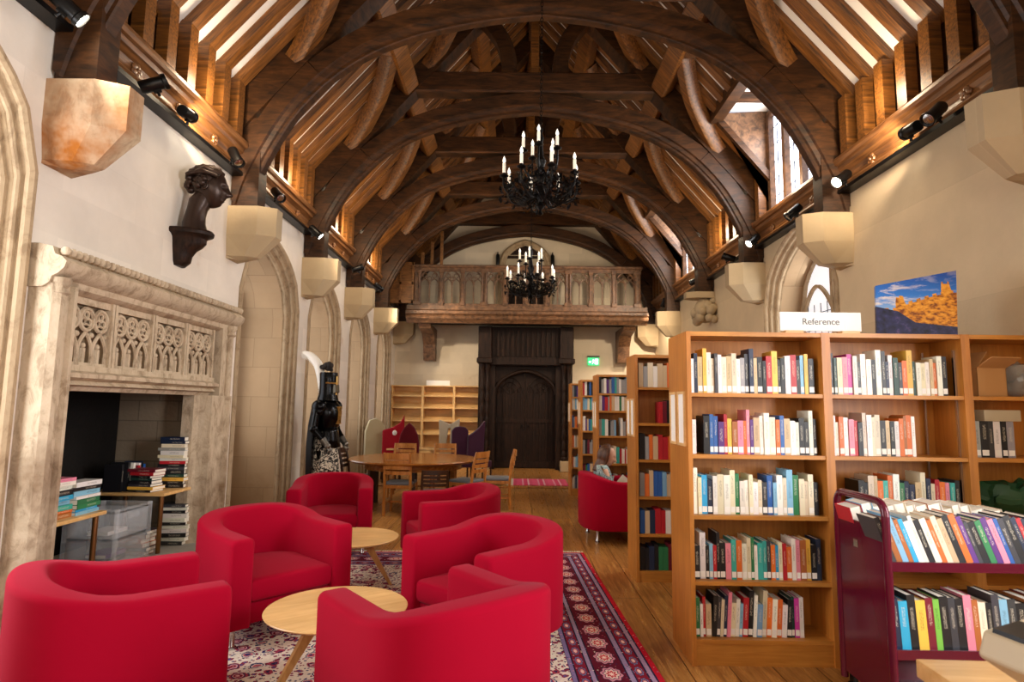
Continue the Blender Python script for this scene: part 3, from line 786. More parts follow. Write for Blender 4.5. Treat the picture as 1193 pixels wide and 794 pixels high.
# ---------------------------------------------------------------- fireplace
fp = empty('stone_fireplace', (-3.2, 5.07, 0), 0, 'large carved medieval stone fireplace with four tracery panels and a deep sooty recess', 'fireplace')
fx = .0 # local x from the wall plane
def fbox(name, x0, x1, y0, y1, z0, z1, mat=None, r=.0):
    return boxobj(name, mat or M['carved'], x0, x1, y0-5.07, y1-5.07, z0, z1, fp, r)
# jambs with moulded edges
for (ya, yb, s) in ((3.8, 4.08, 1), (5.80, 6.3, -1)):
    m = MB()
    pr = [(0, ya), (.17, ya), (.17, yb)] if 0 else None
    yo, yi = (ya, yb) if s > 0 else (yb, ya)
    prof = [(0, yo), (.16, yo), (.20, yo+s*.03), (.20, yo+s*.07), (.16, yo+s*.09), (.16, yi-s*.13), (.19, yi-s*.12), (.19, yi-s*.09), (.13, yi-s*.07), (.15, yi-s*.05), (.10, yi-s*.03), (.06, yi), (-.05, yi), (-.05, yi-s*.05), (0, yi-s*.05)]
    m.prism([(a, b-5.07) for a, b in prof], .2, 1.66 if s < 0 else 2.36, 'z')
    m.build('jamb', M['carved'], fp)
    m = MB(); m.box(0, .15, 6.1-5.07, yo-5.07, 1.62, 2.4) if s < 0 else None
    m.bar((.16, yo+s*.06-5.07, 1.66), (.16, yo+s*.06-5.07, 2.33), .035, 10)
    m.lathe([(.035, 0), (.06, .02), (.04, .05), (.065, .09), (.065, .12)], 10, Matrix.Translation((.16, yo+s*.06-5.07, 2.28)))
    m.build('shaft', M['carved'], fp, smooth=True)
m = MB()
prof = [(-.05, 1.66), (.08, 1.66), (.10, 1.69), (.15, 1.70), (.12, 1.73), (.18, 1.75), (.18, 1.78), (.13, 1.80), (.13, 1.84), (0, 1.84)]
m.prism([(a, b) for a, b in prof], 4.0-5.07, 6.02-5.07, 'y'); m.build('lintel', M['carved'], fp)
m = MB()
prof = [(0, 2.33), (.10, 2.33), (.15, 2.36), (.16, 2.40), (.20, 2.42), (.24, 2.46), (.25, 2.50), (.22, 2.53), (.17, 2.55), (.15, 2.60), (.06, 2.62), (0, 2.62)]
m.prism([(a, b) for a, b in prof], 3.78-5.07, 6.36-5.07, 'y')
for k in range(46):
    y = 3.82-5.07+2.5*k/45; m.ball((.21, y, 2.575), (.035, .02, .032), 5)
m.build('mantel_shelf', M['carved'], fp, smooth=True, ang=35)
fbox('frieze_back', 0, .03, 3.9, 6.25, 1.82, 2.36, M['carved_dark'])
pw = (6.02-4.02)/4
for i in range(4):
    y0 = 4.0-5.07+i*pw*1.02; y1 = y0+pw
    m = MB(); x = .085
    m.box(.03, x+.02, y0, y0+.03, 1.84, 2.33); m.box(.03, x+.02, y1-.025, y1, 1.84, 2.33); m.box(.03, x, y0, y1, 2.28, 2.33); m.box(.03, x, y0, y1, 1.84, 1.865)
    cw = (pw-.055)/3
    for k in range(3):
        cy = y0+.03+cw*(k+.5); r = cw*.46
        m.tube([(x-.015, cy+r*math.cos(a), 2.18+r*1.15*math.sin(a)) for a in [2*PI*j/16 for j in range(16)]], .016, 6, closed=True)
        for q in range(3):   # trefoil
            a = PI/2+2*PI*q/3; c2 = (cy+r*.42*math.cos(a), 2.18+r*.5*math.sin(a))
            m.tube([(x-.02, c2[0]+r*.36*math.cos(b), c2[1]+r*.36*math.sin(b)) for b in [2*PI*j/9 for j in range(9)]], .010, 5, closed=True)
        for sg in (-1, 1):   # pointed niche below
            m.tube(catmull([(x-.015, cy+sg*cw*.45, 1.86), (x-.015, cy+sg*cw*.45, 1.97), (x-.015, cy+sg*cw*.3, 2.03), (x-.015, cy, 2.085)], 4), .014, 6)
            m.ball((x-.03, cy+sg*cw*.48, 2.07), .022, 5)
        m.tube([(x-.03, cy-.004, 1.86), (x-.03, cy, 1.97)], .022, 6); m.ball((x-.03, cy, 1.99), .022, 5)
    m.build('tracery_panel', M['carved'], fp, smooth=True, ang=45)
# recess
m = MB()
X0, X1 = -.80, .03; Y0, Y1 = 3.95-5.07, 6.0-5.07
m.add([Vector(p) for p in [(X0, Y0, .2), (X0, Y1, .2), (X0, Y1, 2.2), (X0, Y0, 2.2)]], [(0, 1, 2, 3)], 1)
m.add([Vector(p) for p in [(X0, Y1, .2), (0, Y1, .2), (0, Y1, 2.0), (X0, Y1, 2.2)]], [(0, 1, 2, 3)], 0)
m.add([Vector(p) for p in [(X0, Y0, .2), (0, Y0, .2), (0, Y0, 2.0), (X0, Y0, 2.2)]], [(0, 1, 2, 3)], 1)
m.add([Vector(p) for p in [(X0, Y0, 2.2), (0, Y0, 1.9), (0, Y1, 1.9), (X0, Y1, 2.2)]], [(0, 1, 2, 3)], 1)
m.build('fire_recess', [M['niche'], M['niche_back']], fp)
HZ = .25
m = MB(); m.bbox(-.8, .62, 3.86-5.07, 6.2-5.07, 0.0, HZ, .012, 1); m.build('hearth_slab', M['hearth'], fp)

# ---------------------------------------------------------------- far end: doorcase, door, gallery, partition
dc = empty('carved_doorcase', (.25, YF, 0), 0, 'black carved oak doorcase with turned columns on stone plinths under the gallery', 'doorcase')
for s in (-1, 1):
    m = MB(); m.bbox(s*1.03-.15, s*1.03+.15, -.8, -.42, 0, .26, .015, 1); m.build('stone_plinth', M['corbel'], dc)
    m = MB()
    prof = [(.10, .26), (.11, .32), (.07, .36), (.09, .42), (.06, .5)]
    z = .5
    while z < 2.3: prof += [(.055, z), (.085, z+.06), (.06, z+.13), (.075, z+.17), (.05, z+.22)]; z += .3
    prof += [(.07, 2.5), (.11, 2.56), (.12, 2.66)]
    for dx in (-.06, .07): m.lathe([(r*.75, zz) for r, zz in prof], 10, Matrix.Translation((s*1.03+dx, -.6, 0)))
    m.build('column', M['blackoak'], dc, smooth=True)
    m = MB(); m.box(s*1.03-.17, s*1.03+.17, -.45, -.01, .0, 3.6); m.build('pilaster', M['blackoak'], dc)
    m = MB(); m.bbox(s*1.03-.17, s*1.03+.17, -.8, -.45, 2.66, 3.6, .02, 1); m.bbox(s*1.03-.2, s*1.03+.2, -.84, -.45, 2.66, 2.8, .02, 1); m.build('capital_block', M['blackoak'], dc)
m = MB(); m.box(-.9, .9, -.62, -.01, 2.62, 3.6)
for k in range(14): m.box(-.85+k*.125, -.80+k*.125, -.66, -.6, 2.85, 3.5)
m.box(-.9, .9, -.72, -.6, 2.64, 2.78); m.build('frieze', M['blackoak'], dc)
m = MB()
for s in (-1, 1): m.box(s*.86-.09, s*.86+.09, -.52, -.3, 0, 2.62)
arc = [Vector((p.x, p.y)) for p in catmull([(-.78, 1.9, 0), (-.72, 2.12, 0), (-.45, 2.36, 0), (0, 2.5, 0), (.45, 2.36, 0), (.72, 2.12, 0), (.78, 1.9, 0)], 5)]
m.tube([(p.x, -.4, p.y) for p in arc], .05, 8)
up = [Vector((p.x, -.36, p.y)) for p in arc]; m.strip(up, [Vector((p.x, -.36, 2.64)) for p in up])
m.build('arched_head', M['blackoak'], dc, smooth=True)
for lf, s in ((1, -1), (2, 1)):
    m = MB(); x0, x1 = (-.78, -.005) if s < 0 else (.005, .78)
    m.box(x0, x1, -.22, -.16, .01, 2.5)
    for k in range(5): xx = x0+(x1-x0)*(k+.5)/5; m.box(xx-.02, xx+.02, -.25, -.21, .1, 2.1)
    m.box(x0, x1, -.255, -.21, 1.18, 1.28); m.box(x0, x1, -.255, -.21, .05, .2)
    o = struct(m.build('door_%d' % lf, M['blackoak'], loc=(.25, YF, 0)))
    g = MB()
    cx = s*.39
    for q in range(3):
        r = .12+.1*q; g.tube([(cx+r*math.cos(a), -.25, 1.95+r*1.2*math.sin(a)) for a in [PI*j/12 for j in range(13)]], .012, 5)
    for q in range(4): g.tube([(cx, -.25, 1.9), (cx+.33*math.cos(.5+q*.7), -.25, 1.95+.4*math.sin(.5+q*.7))], .010, 5)
    g.build('tracery', M['blackoak'], o, smooth=True)
    h = MB(); h.bar((s*.08, -.25, 1.1), (s*.08, -.29, 1.1), .02); h.tube([(s*.08+.035*math.cos(a), -.29, 1.07+.035*math.sin(a)) for a in [2*PI*j/12 for j in range(12)]], .006, 5, closed=True)
    h.build('door_handle', M['iron'], o, smooth=True)

gb = empty('timber_gallery', (0, 14.2, 3.6), 0, 'carved brown oak minstrels gallery with traceried balustrade over the dark door', 'gallery')
gx = [-2.42, -1.84, -1.32, -.79, -.28, .23, .74, 1.25, 1.80, 2.36, 2.93]
m = MB(); m.box(-2.6, 3.1, 0, 1.38, .12, .2); m.build('gallery_floor', M['blackoak'], gb)
m = MB()
prof = [(0.1, -.02), (-.02, -.02), (-.06, .03), (-.14, .07), (-.16, .12), (-.13, .15), (-.19, .19), (-.19, .25), (-.10, .27), (-.06, .30), (-.06, .40), (.1, .40)]
m.prism([(a, b) for a, b in prof], -2.66, 3.16, 'x')
for k in range(64): m.ball((-2.6+k*.09, -.17, .22), (.035, .03, .022), 4)
m.build('carved_cornice', M['gallery'], gb, smooth=True, ang=35)
m = MB(); m.bbox(-2.56, 3.06, -.07, .09, 1.33, 1.41, .02, 1); m.box(-2.5, 3.0, -.03, .05, 1.28, 1.34); m.build('handrail', M['gallery'], gb)
for i, x in enumerate(gx):
    big = i in (0, 3, 7, 10)
    m = MB(); w = .075 if big else .045
    m.bbox(x-w, x+w, -.05, .06, .40, 1.30, .012, 1)
    m.bbox(x-w-.02, x+w+.02, -.07, .06, .40, .5, .01, 1); m.bbox(x-w-.015, x+w+.015, -.065, .06, 1.2, 1.3, .01, 1)
    if big:
        for dx in (-.045, .045): m.bar((x+dx, -.065, .5), (x+dx, -.065, 1.2), .022, 8)
    m.build('baluster_post', M['gallery'], gb)
for i in range(10):
    a, b = gx[i]+.06, gx[i+1]-.06; c = (a+b)/2; w = b-a
    m = MB(); m.box(a, b, -.01, .03, .40, .46); m.box(a, b, -.01, .03, 1.25, 1.30)
    m.box(c-.012, c+.012, -.012, .03, .45, 1.0)
    for s in (-1, 1):
        m.box(c+s*w*.48-.012, c+s*w*.48+.012, -.012, .03, .45, 1.05)
        q = c+s*w*.25
        for t in (-1, 1): m.tube(catmull([(q+t*w*.23, .01, .92), (q+t*w*.18, .01, 1.0), (q, .01, 1.07)], 4), .013, 5)
        m.tube([(q+.055*math.cos(z), .01, 1.14+.055*math.sin(z)) for z in [2*PI*j/10 for j in range(10)]], .011, 5, closed=True)
    m.tube([(c+.05*math.cos(z), .01, 1.07+.05*math.sin(z)) for z in [2*PI*j/10 for j in range(10)]], .011, 5, closed=True)
    for s in (-1, 1): m.tube(catmull([(c+s*w*.5, .01, 1.05), (c+s*w*.35, .01, 1.2), (c, .01, 1.28)], 4), .014, 5)
    m.build('tracery_panel', M['gallery'], gb, smooth=True, ang=45)
for x in (-2.25, 2.78):
    m = MB(); m.prism([(1.39, -.02), (.15, -.02), (.25, -.12), (.75, -.2), (1.0, -.45), (1.1, -.85), (1.39, -.85)], x-.15, x+.15, 'x'); m.build('bracket', M['gallery'], gb)

tp = empty('timber_partition', (-2.85, 14.15, 4.05), 0, 'brown panelled timber partition at the near end of the gallery beside the wall', 'partition')
m = MB(); m.box(-.32, .34, 0, .06, 0, 1.0)
for x in (-.32, .0, .30): m.box(x, x+.05, -.03, .01, 0, 1.0)
for z in (0, .45, .93): m.box(-.32, .34, -.03, .01, z, z+.07)
m.build('panelling', M['panelling'], tp)
for x in (-.3, -.06, .18, .42, .66, .9):
    m = MB(); z1 = min(zr(max(0, XC-(x-2.85)))-.5, 6.6)-4.05; m.box(x, x+.07, .5, .58, 1.0 if x < .35 else 1.0, z1); m.build('stud', M['panelling'], tp)
# rear wall arch above the gallery
m = MB(); pr = arch_profile(-.42, .86, 4.0, 5.35, 5.98)
m.tube([(a, YF-.03, b) for a, b in pr], .09, 8); m.tube([(.22+(a-.22)*.9, YF-.06, 4+(b-4)*.97) for a, b in pr], .04, 8); trim(m, M['mold'])
winn[0] += 1
m = MB(); P = [(.22+(a-.22)*.86, YF-.02, 4+(b-4)*.955) for a, b in pr]; m.add(P, [tuple(range(len(P)))]); m.box(-.38, .82, YF-.09, YF-.01, 5.52, 5.6)
o = struct(m.build('window_%d' % winn[0], M['blackoak']))
boxobj('blind', M['beige'], -.30, .74, YF-.08, YF-.04, 4.7, 5.62, o)

def put_spots():
    L = [(3.58, 'lit spotlight at the cornice before the first truss, fireplace side', True, (1.5, 7, 0)), (4.5, 'glaring spotlight shining onto the cornice above the fireplace', True, (1.2, 6, 6.4)), (4.98, 'small spotlight beside the glaring one above the fireplace', True, (-3.12, 6.2, 4.40)),
         (5.9, 'unlit black spotlight on the cornice next to the bronze head', False, (-1, 5, 1)), (7.0, 'black spotlight aimed away on the track above the first alcove', False, (0, 5, 1)), (8.4, 'starry bright spotlight beside the third truss foot on the fireplace side', True, (1.4, 9.3, .3)),
         (10.7, 'spotlight by the fourth truss foot on the fireplace side', True, (1, 12.5, 6)), (12.4, 'farthest lit spotlight on the fireplace side cornice', True, (.5, 15.5, 1.5))]
    for y, lab, lit, aim in L: spot(-2.94, y, 4.13 if y < 8 else 4.08, aim, lab, lit, {4.5: 130, 10.7: 220, 12.4: 230}.get(y, 90), 1.5)
    Rr = [(4.66, 'unlit black spotlight in the cornice nearest above the framed canvas', False, (0, 4, 1)), (4.95, 'bright spotlight lighting the carved cornice above the canvas', True, (3.62, 6.6, 4.25)), (6.05, 'lit spotlight beside the second truss foot on the bookcase side', True, (-1.2, 4.6, .4)),
         (7.15, 'dark tilted spotlight below the dormer window', False, (0, 8, 1)), (8.4, 'starry bright spotlight on the bookcase side beside the pointed window', True, (-1.2, 7.5, .2)), (9.4, 'spotlight past the starry one on the bookcase side cornice', True, (-1.5, 11, 6)), (11.2, 'small spotlight near the gallery on the bookcase side', True, (.8, 15.5, 2.8)), (13.6, 'last spotlight beside the gallery on the bookcase side', True, (3.2, 15.5, 2.2))]
    for y, lab, lit, aim in Rr: spot(3.42, y, 4.03, aim, lab, lit, {9.4: 220, 11.2: 230, 13.6: 200}.get(y, 90), 1.5)
put_spots()
# ================================================================ furniture
# tub armchairs --------------------------------------------------
def u_path(w, r_end, n=26, ax=.36, p=2.25, back=.39):
    """centre line offset polygon: half width w, open end at x=ax, superelliptic back"""
    pts = [Vector((ax-(ax)*i/8, w)) for i in range(8)]
    for i in range(n+1):
        a = PI/2+PI*i/n; ca, sa = math.cos(a), math.sin(a)
        pts.append(Vector((math.copysign(abs(ca)**(2/p), ca)*back, math.copysign(abs(sa)**(2/p), sa)*w)))
    pts += [Vector((ax*(i+1)/8, -w)) for i in range(8)]
    return pts
def chair_meshes():
    t = empty('tub_armchair', (0, 0, 0))
    W, T, BK, AX = .44, .155, .33, .50
    O = u_path(W, 0, back=BK, ax=AX, p=2.5); I = u_path(W-T, 0, back=BK-T, ax=AX, p=2.5)
    n = len(O); zb = .15
    rows = []
    r = .035
    for i in range(n):
        o, q = O[i], I[i]
        d = (q-o); th = d.length; d = d/th
        back = max(0, -((o.x-.10)/ (BK+.10))); back = min(1, back)
        zt = .705+.088*back**1.1
        fl = .012
        prof = []
        # outer bottom, outer up, rounded top, inner down
        prof.append((0+.01, zb)); prof.append((-fl*0, zb+.02)); prof.append((0, .45))
        for k in range(6): a = PI/2*k/5; prof.append((r-r*math.cos(a), zt-r+r*math.sin(a)))
        for k in range(6): a = PI/2*k/5; prof.append((th-r+r*math.sin(a), zt-r+r*math.cos(a)))
        prof.append((th, .45)); prof.append((th, .26)); prof.append((th, zb))
        rows.append([Vector((o.x+d.x*u, o.y+d.y*u, z)) for u, z in prof])
    # rounded ends of the arms
    def endrows(row, sgn):
        out = []; c = sum(row, Vector())/len(row); e = .03
        for k in range(1, 5):
            a = PI/2*k/4; dx = e*math.sin(a); s = e*(1-math.cos(a))
            rr = []
            for p in row:
                q = p.copy(); dy = (c.y-p.y); dz = (c.z-p.z)
                q.y += max(-1, min(1, dy/.05))*s*.9; 
                if p.z > .3: q.z -= s*.9*max(0, min(1, (p.z-.45)/.2))
                q.x += dx; rr.append(q)
            out.append(rr)
        return out
    rows = endrows(rows[0], 1)[::-1]+rows+endrows(rows[-1], 1)
    m = MB(); m.grid(rows, False, True, caps=True)
    m.build('upholstered_shell', M['red'], t, smooth=True, ang=60)
    # seat platform and cushion
    def dshape(w, ax, back, n=18):
        pts = [(ax, -w), (ax, w)]
        for i in range(n+1):
            a = PI/2+PI*i/n; pts.append((math.cos(a)*back, math.sin(a)*w))
        return pts
    def pad(name, w, ax, back, z0, z1, r, crown=0):
        P = dshape(w, ax, back); c = Vector((0.05, 0)); lay = []
        for k in range(4): a = PI/2*k/3; lay.append((r*(1-math.sin(a)), z0+r-r*math.cos(a)))
        for k in range(5): a = PI/2*k/4; lay.append((r*(1-math.cos(a)), z1-r+r*math.sin(a)))
        rows = []
        for ins, z in lay: rows.append([Vector((x-math.copysign(min(abs(x-.05), ins), x-.05), y-math.copysign(min(abs(y), ins), y), z)) for x, y in P])
        rows.append([Vector((.05+(x-.05)*.5, y*.5, z1+crown)) for x, y in P])
        m = MB(); m.grid(rows, False, True, caps=True); return m.build(name, M['red'], t, smooth=True, ang=50)
    pad('seat_base', .29, .475, .20, .15, .285, .012)
    pad('seat_cushion', .284, .505, .19, .285, .44, .04, .012)
    m = MB(); m.lathe([(.026, .011), (.019, .02), (.019, .155)], 14); m.lathe([(.030, 0), (.030, .012), (.024, .016)], 14)
    leg = None
    for (x, y) in ((.40, .35), (.40, -.35), (-.17, .28), (-.17, -.28)):
        if leg is None: leg = m.build('leg', M['chrome'], t, loc=(x, y, 0), smooth=True)
        else:
            c = leg.copy(); C.objects.link(c); c.parent = t; c.location = (x, y, 0)
    return t
ac = chair_meshes()
CH = [(-2.034, 2.971, 38.8, 'red tub armchair nearest the fireplace jamb, its side to us and open towards the tables'),
      (-1.87, 4.54, -43, 'red tub armchair facing us behind the nearer round table'),
      (-.25, 2.767, 129.6, 'red tub armchair with its back to us, nearest of all'),
      (-.083, 4.226, 226, 'red tub armchair at the edge of the rug with a steel leg showing'),
      (-.50, 6.012, 202.7, 'red tub armchair near the ladder-back chairs, its back to the bookcases'),
      (-2.05, 6.85, -77, 'red tub armchair in front of the suit of armour'),
      (1.14, 7.55, 5, 'red tub armchair in which the woman sits')]
for i, (x, y, a, lab) in enumerate(CH):
    o = ac if i == 0 else copy_tree(ac)
    o.location = (x, y, .0 if not (i < 6) else .012); o.rotation_euler = (0, 0, R(a)); tag(o, lab, 'armchair', 'red tub armchairs')
    if i == 6: o.location.z = .001
    if i in (4, 5): o.location.z = .012 if y < 6.3 else .001

# round coffee tables
def coffee(loc, rz, r, label):
    t = empty('coffee_table', loc, rz, label, 'table', 'round coffee tables')
    m = MB(); m.lathe([(r-.035, .395), (r-.004, .41), (r, .416), (r-.003, .42), (0, .42)], 64, cap=False); m.lathe([(r-.035, .395), (0, .395)], 64, cap=False)
    m.build('tabletop', M['tabletop'], t, smooth=True, ang=30)
    for k in range(3):
        a = 2*PI*k/3; m = MB()
        T = Matrix.Rotation(a, 4, 'Z')
        vs = []
        for (x, z, w, h) in ((.10, .395, .035, .06), (.34, .0, .02, .022)):
            for sx, sy in ((-1, -1), (1, -1), (1, 1), (-1, 1)): vs.append(T @ Vector((x+sx*h*.6, sy*w*.7, z)))
        m.add(vs, [(0, 1, 2, 3), (4, 5, 6, 7), (0, 1, 5, 4), (1, 2, 6, 5), (2, 3, 7, 6), (3, 0, 4, 7)])
        m.build('leg', M['tableleg'], t)
    return t
coffee((-1.01, 3.55, .012), R(214), .40, 'round light oak coffee table nearer to us, between four red armchairs')
coffee((-1.42, 5.38, .012), R(10), .40, 'round light oak coffee table farther away, behind the armchair that faces us')

# rugs
m = MB(); m.box(-1.85, 1.85, -2.35, 2.35, 0, .011)
rg = m.build('persian_rug', M['rug'], loc=(-.985, 4.28, .001), rot=(0, 0, R(2.4)))
tag(rg, 'large red and navy patterned persian rug with cream field under the red armchairs', 'rug')
m = MB()
for k in range(185):
    x = -1.84+3.68*k/184
    for s in (-1, 1): m.tube([(x, s*2.35, .006), (x+random.uniform(-.012, .012), s*(2.35+.07), .004)], .006, 4)
tag(m.build('fringe', M['fringe'], rg), kind='stuff')
pr_ = boxobj('pink_rug', M['pinkrug'], -.56, .56, -.5, .5, 0, .012); pr_.location = (.53, 12.55, .03)
tag(pr_, 'pink and white striped woven rug on the step before the dark door', 'rug')
m = MB()
for k in range(50):
    y = -.5+k/49
    m.tube([(-.56, y, .006), (-.68, y+random.uniform(-.02, .02), .004)], .009, 4)
tag(m.build('fringe', M['fringe'], pr_), kind='stuff')
m = MB(); m.bbox(XL, 1.1, 11.85, YF, 0, .03, .01, 1); trim(m, M['floor'], False)

# dining table
t = empty('round_dining_table', (-1.62, 9.65, 0), 0, 'large round polished wooden dining table ringed by ladder-back chairs', 'table')
m = MB(); m.lathe([(.95, .70), (1.0, .715), (1.02, .735), (1.01, .75), (0, .75)], 64, cap=False); m.lathe([(.95, .70), (0, .70)], 64, cap=False); m.build('tabletop', M['dining'], t, smooth=True, ang=30)
m = MB(); m.lathe([(.78, .60), (.78, .70)], 40, cap=False); m.build('apron', M['dining'], t, smooth=True)
for k in range(6):
    a = R(38+60*k); m = MB(); m.cbox((0, 0, .30), (.075, .075, .6)); m.build('leg', M['chairwood_dark'] if k not in (5,) else M['dining'], t, loc=(.72*math.cos(a), .72*math.sin(a), 0), rot=(0, 0, a))

def ladder(dark):
    wd = M['chairwood_dark'] if dark else M['chairwood']
    t = empty('ladder_back_chair', (0, 0, 0))   # faces +x
    for s in (-1, 1):
        m = MB(); m.tube([(-.20, s*.19, 0), (-.19, s*.19, .45), (-.22, s*.19, .7), (-.27, s*.185, .90)], [.024, .022, .02, .017], 6); m.build('back_post', wd, t, smooth=True)
        m = MB(); m.bar((.19, s*.19, 0), (.19, s*.19, .44), .02, 8); m.build('leg', wd, t, smooth=True)
    for k, z in enumerate((.855, .765, .69, .615)):
        x = -.215-(z-.6)*.18; m = MB(); h = .045 if k == 0 else .026
        rows = [[Vector((x-.02*math.cos(PI*q/2/6), y, z+d*h)) if 0 else Vector((x-.03*(1-(y/.19)**2)-dd, y, z+d*h)) for d, dd in ((-1, 0), (1, 0), (1, .014), (-1, .014))] for q, y in [(q, q*.19/6) for q in range(-6, 7)]]
        m.grid(rows, False, True, caps=True); m.build('back_slat', wd, t, smooth=True)
    m = MB()
    for s in (-1, 1): m.box(-.2, .2, s*.185-.01, s*.185+.01, .39, .435); m.box(-.2, .2, s*.185-.008, s*.185+.008, .16, .185)
    m.box(.175, .2, -.19, .19, .39, .435); m.box(-.2, -.18, -.19, .19, .39, .435); m.box(-.01, .01, -.18, .18, .16, .185); m.build('seat_rail', wd, t)
    m = MB(); m.bbox(-.19, .22, -.20, .20, .435, .475, .015); m.build('seat_pad', M['greyfab'], t, smooth=True)
    return t
lad = {0: ladder(False), 1: ladder(True)}; usedl = set()
LD = [(-2.50, 9.62, 0, 1, 'dark ladder-back chair at the table beside the stone wall'), (-1.68, 8.93, 86, 0, 'beech ladder-back chair with its slatted back to us in front of the round table'),
      (-1.99, 10.62, -92, 0, 'ladder-back chair behind the table below the dark red pointed chair'), (-1.27, 10.72, -90, 0, 'ladder-back chair behind the table below the notched cream chair'),
      (-.72, 9.28, 152, 0, 'light ladder-back chair turned to the table beside the door end'), (-.27, 9.62, 182, 0, 'ladder-back chair standing alone, seen side-on nearest the pink rug'), (-1.18, 8.88, 100, 1, 'low dark chair with black seat tucked under the near rim of the table')]
for x, y, a, d, lab in LD:
    o = lad[d] if d not in usedl else copy_tree(lad[d]); usedl.add(d)
    o.location = (x, y, 0); o.rotation_euler = (0, 0, R(a)); tag(o, lab, 'chair', 'ladder-back chairs round the dining table')
    if lab.startswith('low dark'): o.scale = (.95, .95, .74)

# tall padded chairs with shaped backs
def padded(loc, rz, outline, mat, label, w=.44, button=False, slot=False):
    t = empty('high_back_chair', loc, rz, label, 'chair', 'tall padded chairs near the empty bookcase')
    bm = MB()
    P = [(a*w, b) for a, b in outline]
    if slot:
        h = [(-.06*w, .62), (-.1*w, .78), (-.02*w, 1.08), (.08*w, 1.0), (.07*w, .62)]
        half = len(P)//2
        bm.prism([P[0], (h[0][0], P[0][1]), h[0], h[1], h[2], (h[2][0], 1.18)]+[p for p in P if p[0] < -.1][::-1][0:0]+[(-.48*w, 1.27)], -.04, .04, 'x')
        bm.prism([(h[4][0], P[0][1]), (-P[0][0], P[0][1]), (.52*w, 1.29), (h[3][0], 1.17), h[3], h[4]], -.04, .04, 'x')
        bm.prism([(-.1*w, 1.08), (.1*w, 1.08), (.12*w, 1.17), (-.1*w, 1.18)], -.04, .04, 'x'); bm.prism([(-.1*w, .35), (.1*w, .35), (.07*w, .64), (-.06*w, .64)], -.04, .04, 'x')
    else: bm.prism(P, -.045, .045, 'x')
    o = bm.build('backrest', mat, t, loc=(-.22, 0, 0))
    md = o.modifiers.new('soft', 'BEVEL'); md.width = .018; md.segments = 2
    m = MB(); m.bbox(-.24, .24, -w*.5, w*.5, .34, .48, .03); m.build('seat', mat, t, smooth=True)
    for sx in (-.2, .19):
        for sy in (-.17, .17): m = MB(); m.bar((sx, sy, 0), (sx, sy, .35), .018, 8); m.build('leg', M['chairwood_dark'], t, smooth=True)
    if button: m = MB(); m.ball((-.17, .03, .98), (.015, .045, .055), 8); m.build('button', M['paper'], t, smooth=True)
arch = [(-.5, .35), (.5, .35), (.5, .85), (.42, 1.02), (.25, 1.15), (0, 1.25), (-.25, 1.15), (-.42, 1.02), (-.5, .85)]
padded((-2.85, 12.45, .03), R(-58), [(-.5, .35), (.5, .35), (.5, 1.1), (.35, 1.2), (.05, 1.28), (-.3, 1.24), (-.5, 1.0)], M['creamfab'], 'tall cream padded chair by the stone wall', .42)
padded((-2.52, 12.35, .03), R(-80), [(-.5, .35), (.5, .35), (.52, 1.36), (.3, 1.18), (.0, 1.1), (-.5, 1.03)], M['crimson'], 'bright red padded chair with slanting mitre back and a pale button', .44, True)
padded((-2.08, 11.55, .0), R(-90), arch, M['maroonfab'], 'dark red padded chair with pointed arch back', .40)
padded((-1.40, 12.5, .03), R(-88), [(-.42, .35), (.42, .35)], M['creamfab2'], 'stone coloured chair with notched back and a slot in it', .44, slot=True)
padded((-1.08, 12.15, .03), R(-75), [(-.5, .35), (.5, .35), (.48, 1.05), (.3, 1.12), (0, 1.14), (-.3, 1.12), (-.48, 1.05)], M['purplefab'], 'plain purple velvet chair with flat topped back', .36)
padded((-.72, 12.2, .03), R(-62), [(-.5, .35), (.5, .35), (.58, 1.26), (.25, 1.12), (-.1, 1.02), (-.45, .95)], M['purplefab'], 'purple velvet chair with slanted peak nearest the door', .36)
t = empty('low_oak_table', (-2.25, 12.75, .03), 0, 'low pale oak table between the padded chairs in front of the empty shelves', 'table')
boxobj('tabletop', M['paleoak'], -.45, .55, -.25, .25, .62, .66, t, .008)
for x in (-.4, .5):
    for y in (-.2, .2): boxobj('leg', M['paleoak'], x-.025, x+.025, y-.025, y+.025, 0, .62, t)

# ---------------------------------------------------------------- bookcases
SH = [.157, .508, .914, 1.298, 1.695]
def bookcase(x0, w, y0, depth, zs, label, top=2.10, mat=None, matin=None, grp=None, z0=0, back=None, slanted=False, lp=True):
    mat = mat or M['case']; matin = matin or M['casein']
    t = empty('bookcase', (x0, y0, z0), 0, label, 'bookcase', grp)
    th = .028
    boxobj('side_panel', mat, 0, th, 0, depth, 0, top, t); boxobj('side_panel', mat, w-th, w, 0, depth, 0, top, t)
    boxobj('top_panel', matin, th, w-th, .004, depth, top-.03, top-.001, t)
    boxobj('back_panel', mat, th, w-th, depth*.93 if back is None else back, (depth*.93 if back is None else back)+.012, .1, top-.03, t)
    boxobj('plinth', matin, th, w-th, .012, .03, 0, zs[0]-.026, t)
    for z in zs:
        if slanted and z > zs[0]:
            m = MB(); T = Matrix.Translation((0, 0, z)) @ Matrix.Rotation(R(22), 4, 'X')
            m.box(th, w-th, .0, depth*.85, -.01, .008, T=T); m.box(th, w-th, -.005, .012, -.02, .012); m2 = m
            m.v[-8:] = [(a, b, c+z) for a, b, c in m.v[-8:]]
            m.build('shelf', matin, t)
        else: boxobj('shelf', matin, th, w-th, .006, depth*.93, z-.025, z, t)
    return t
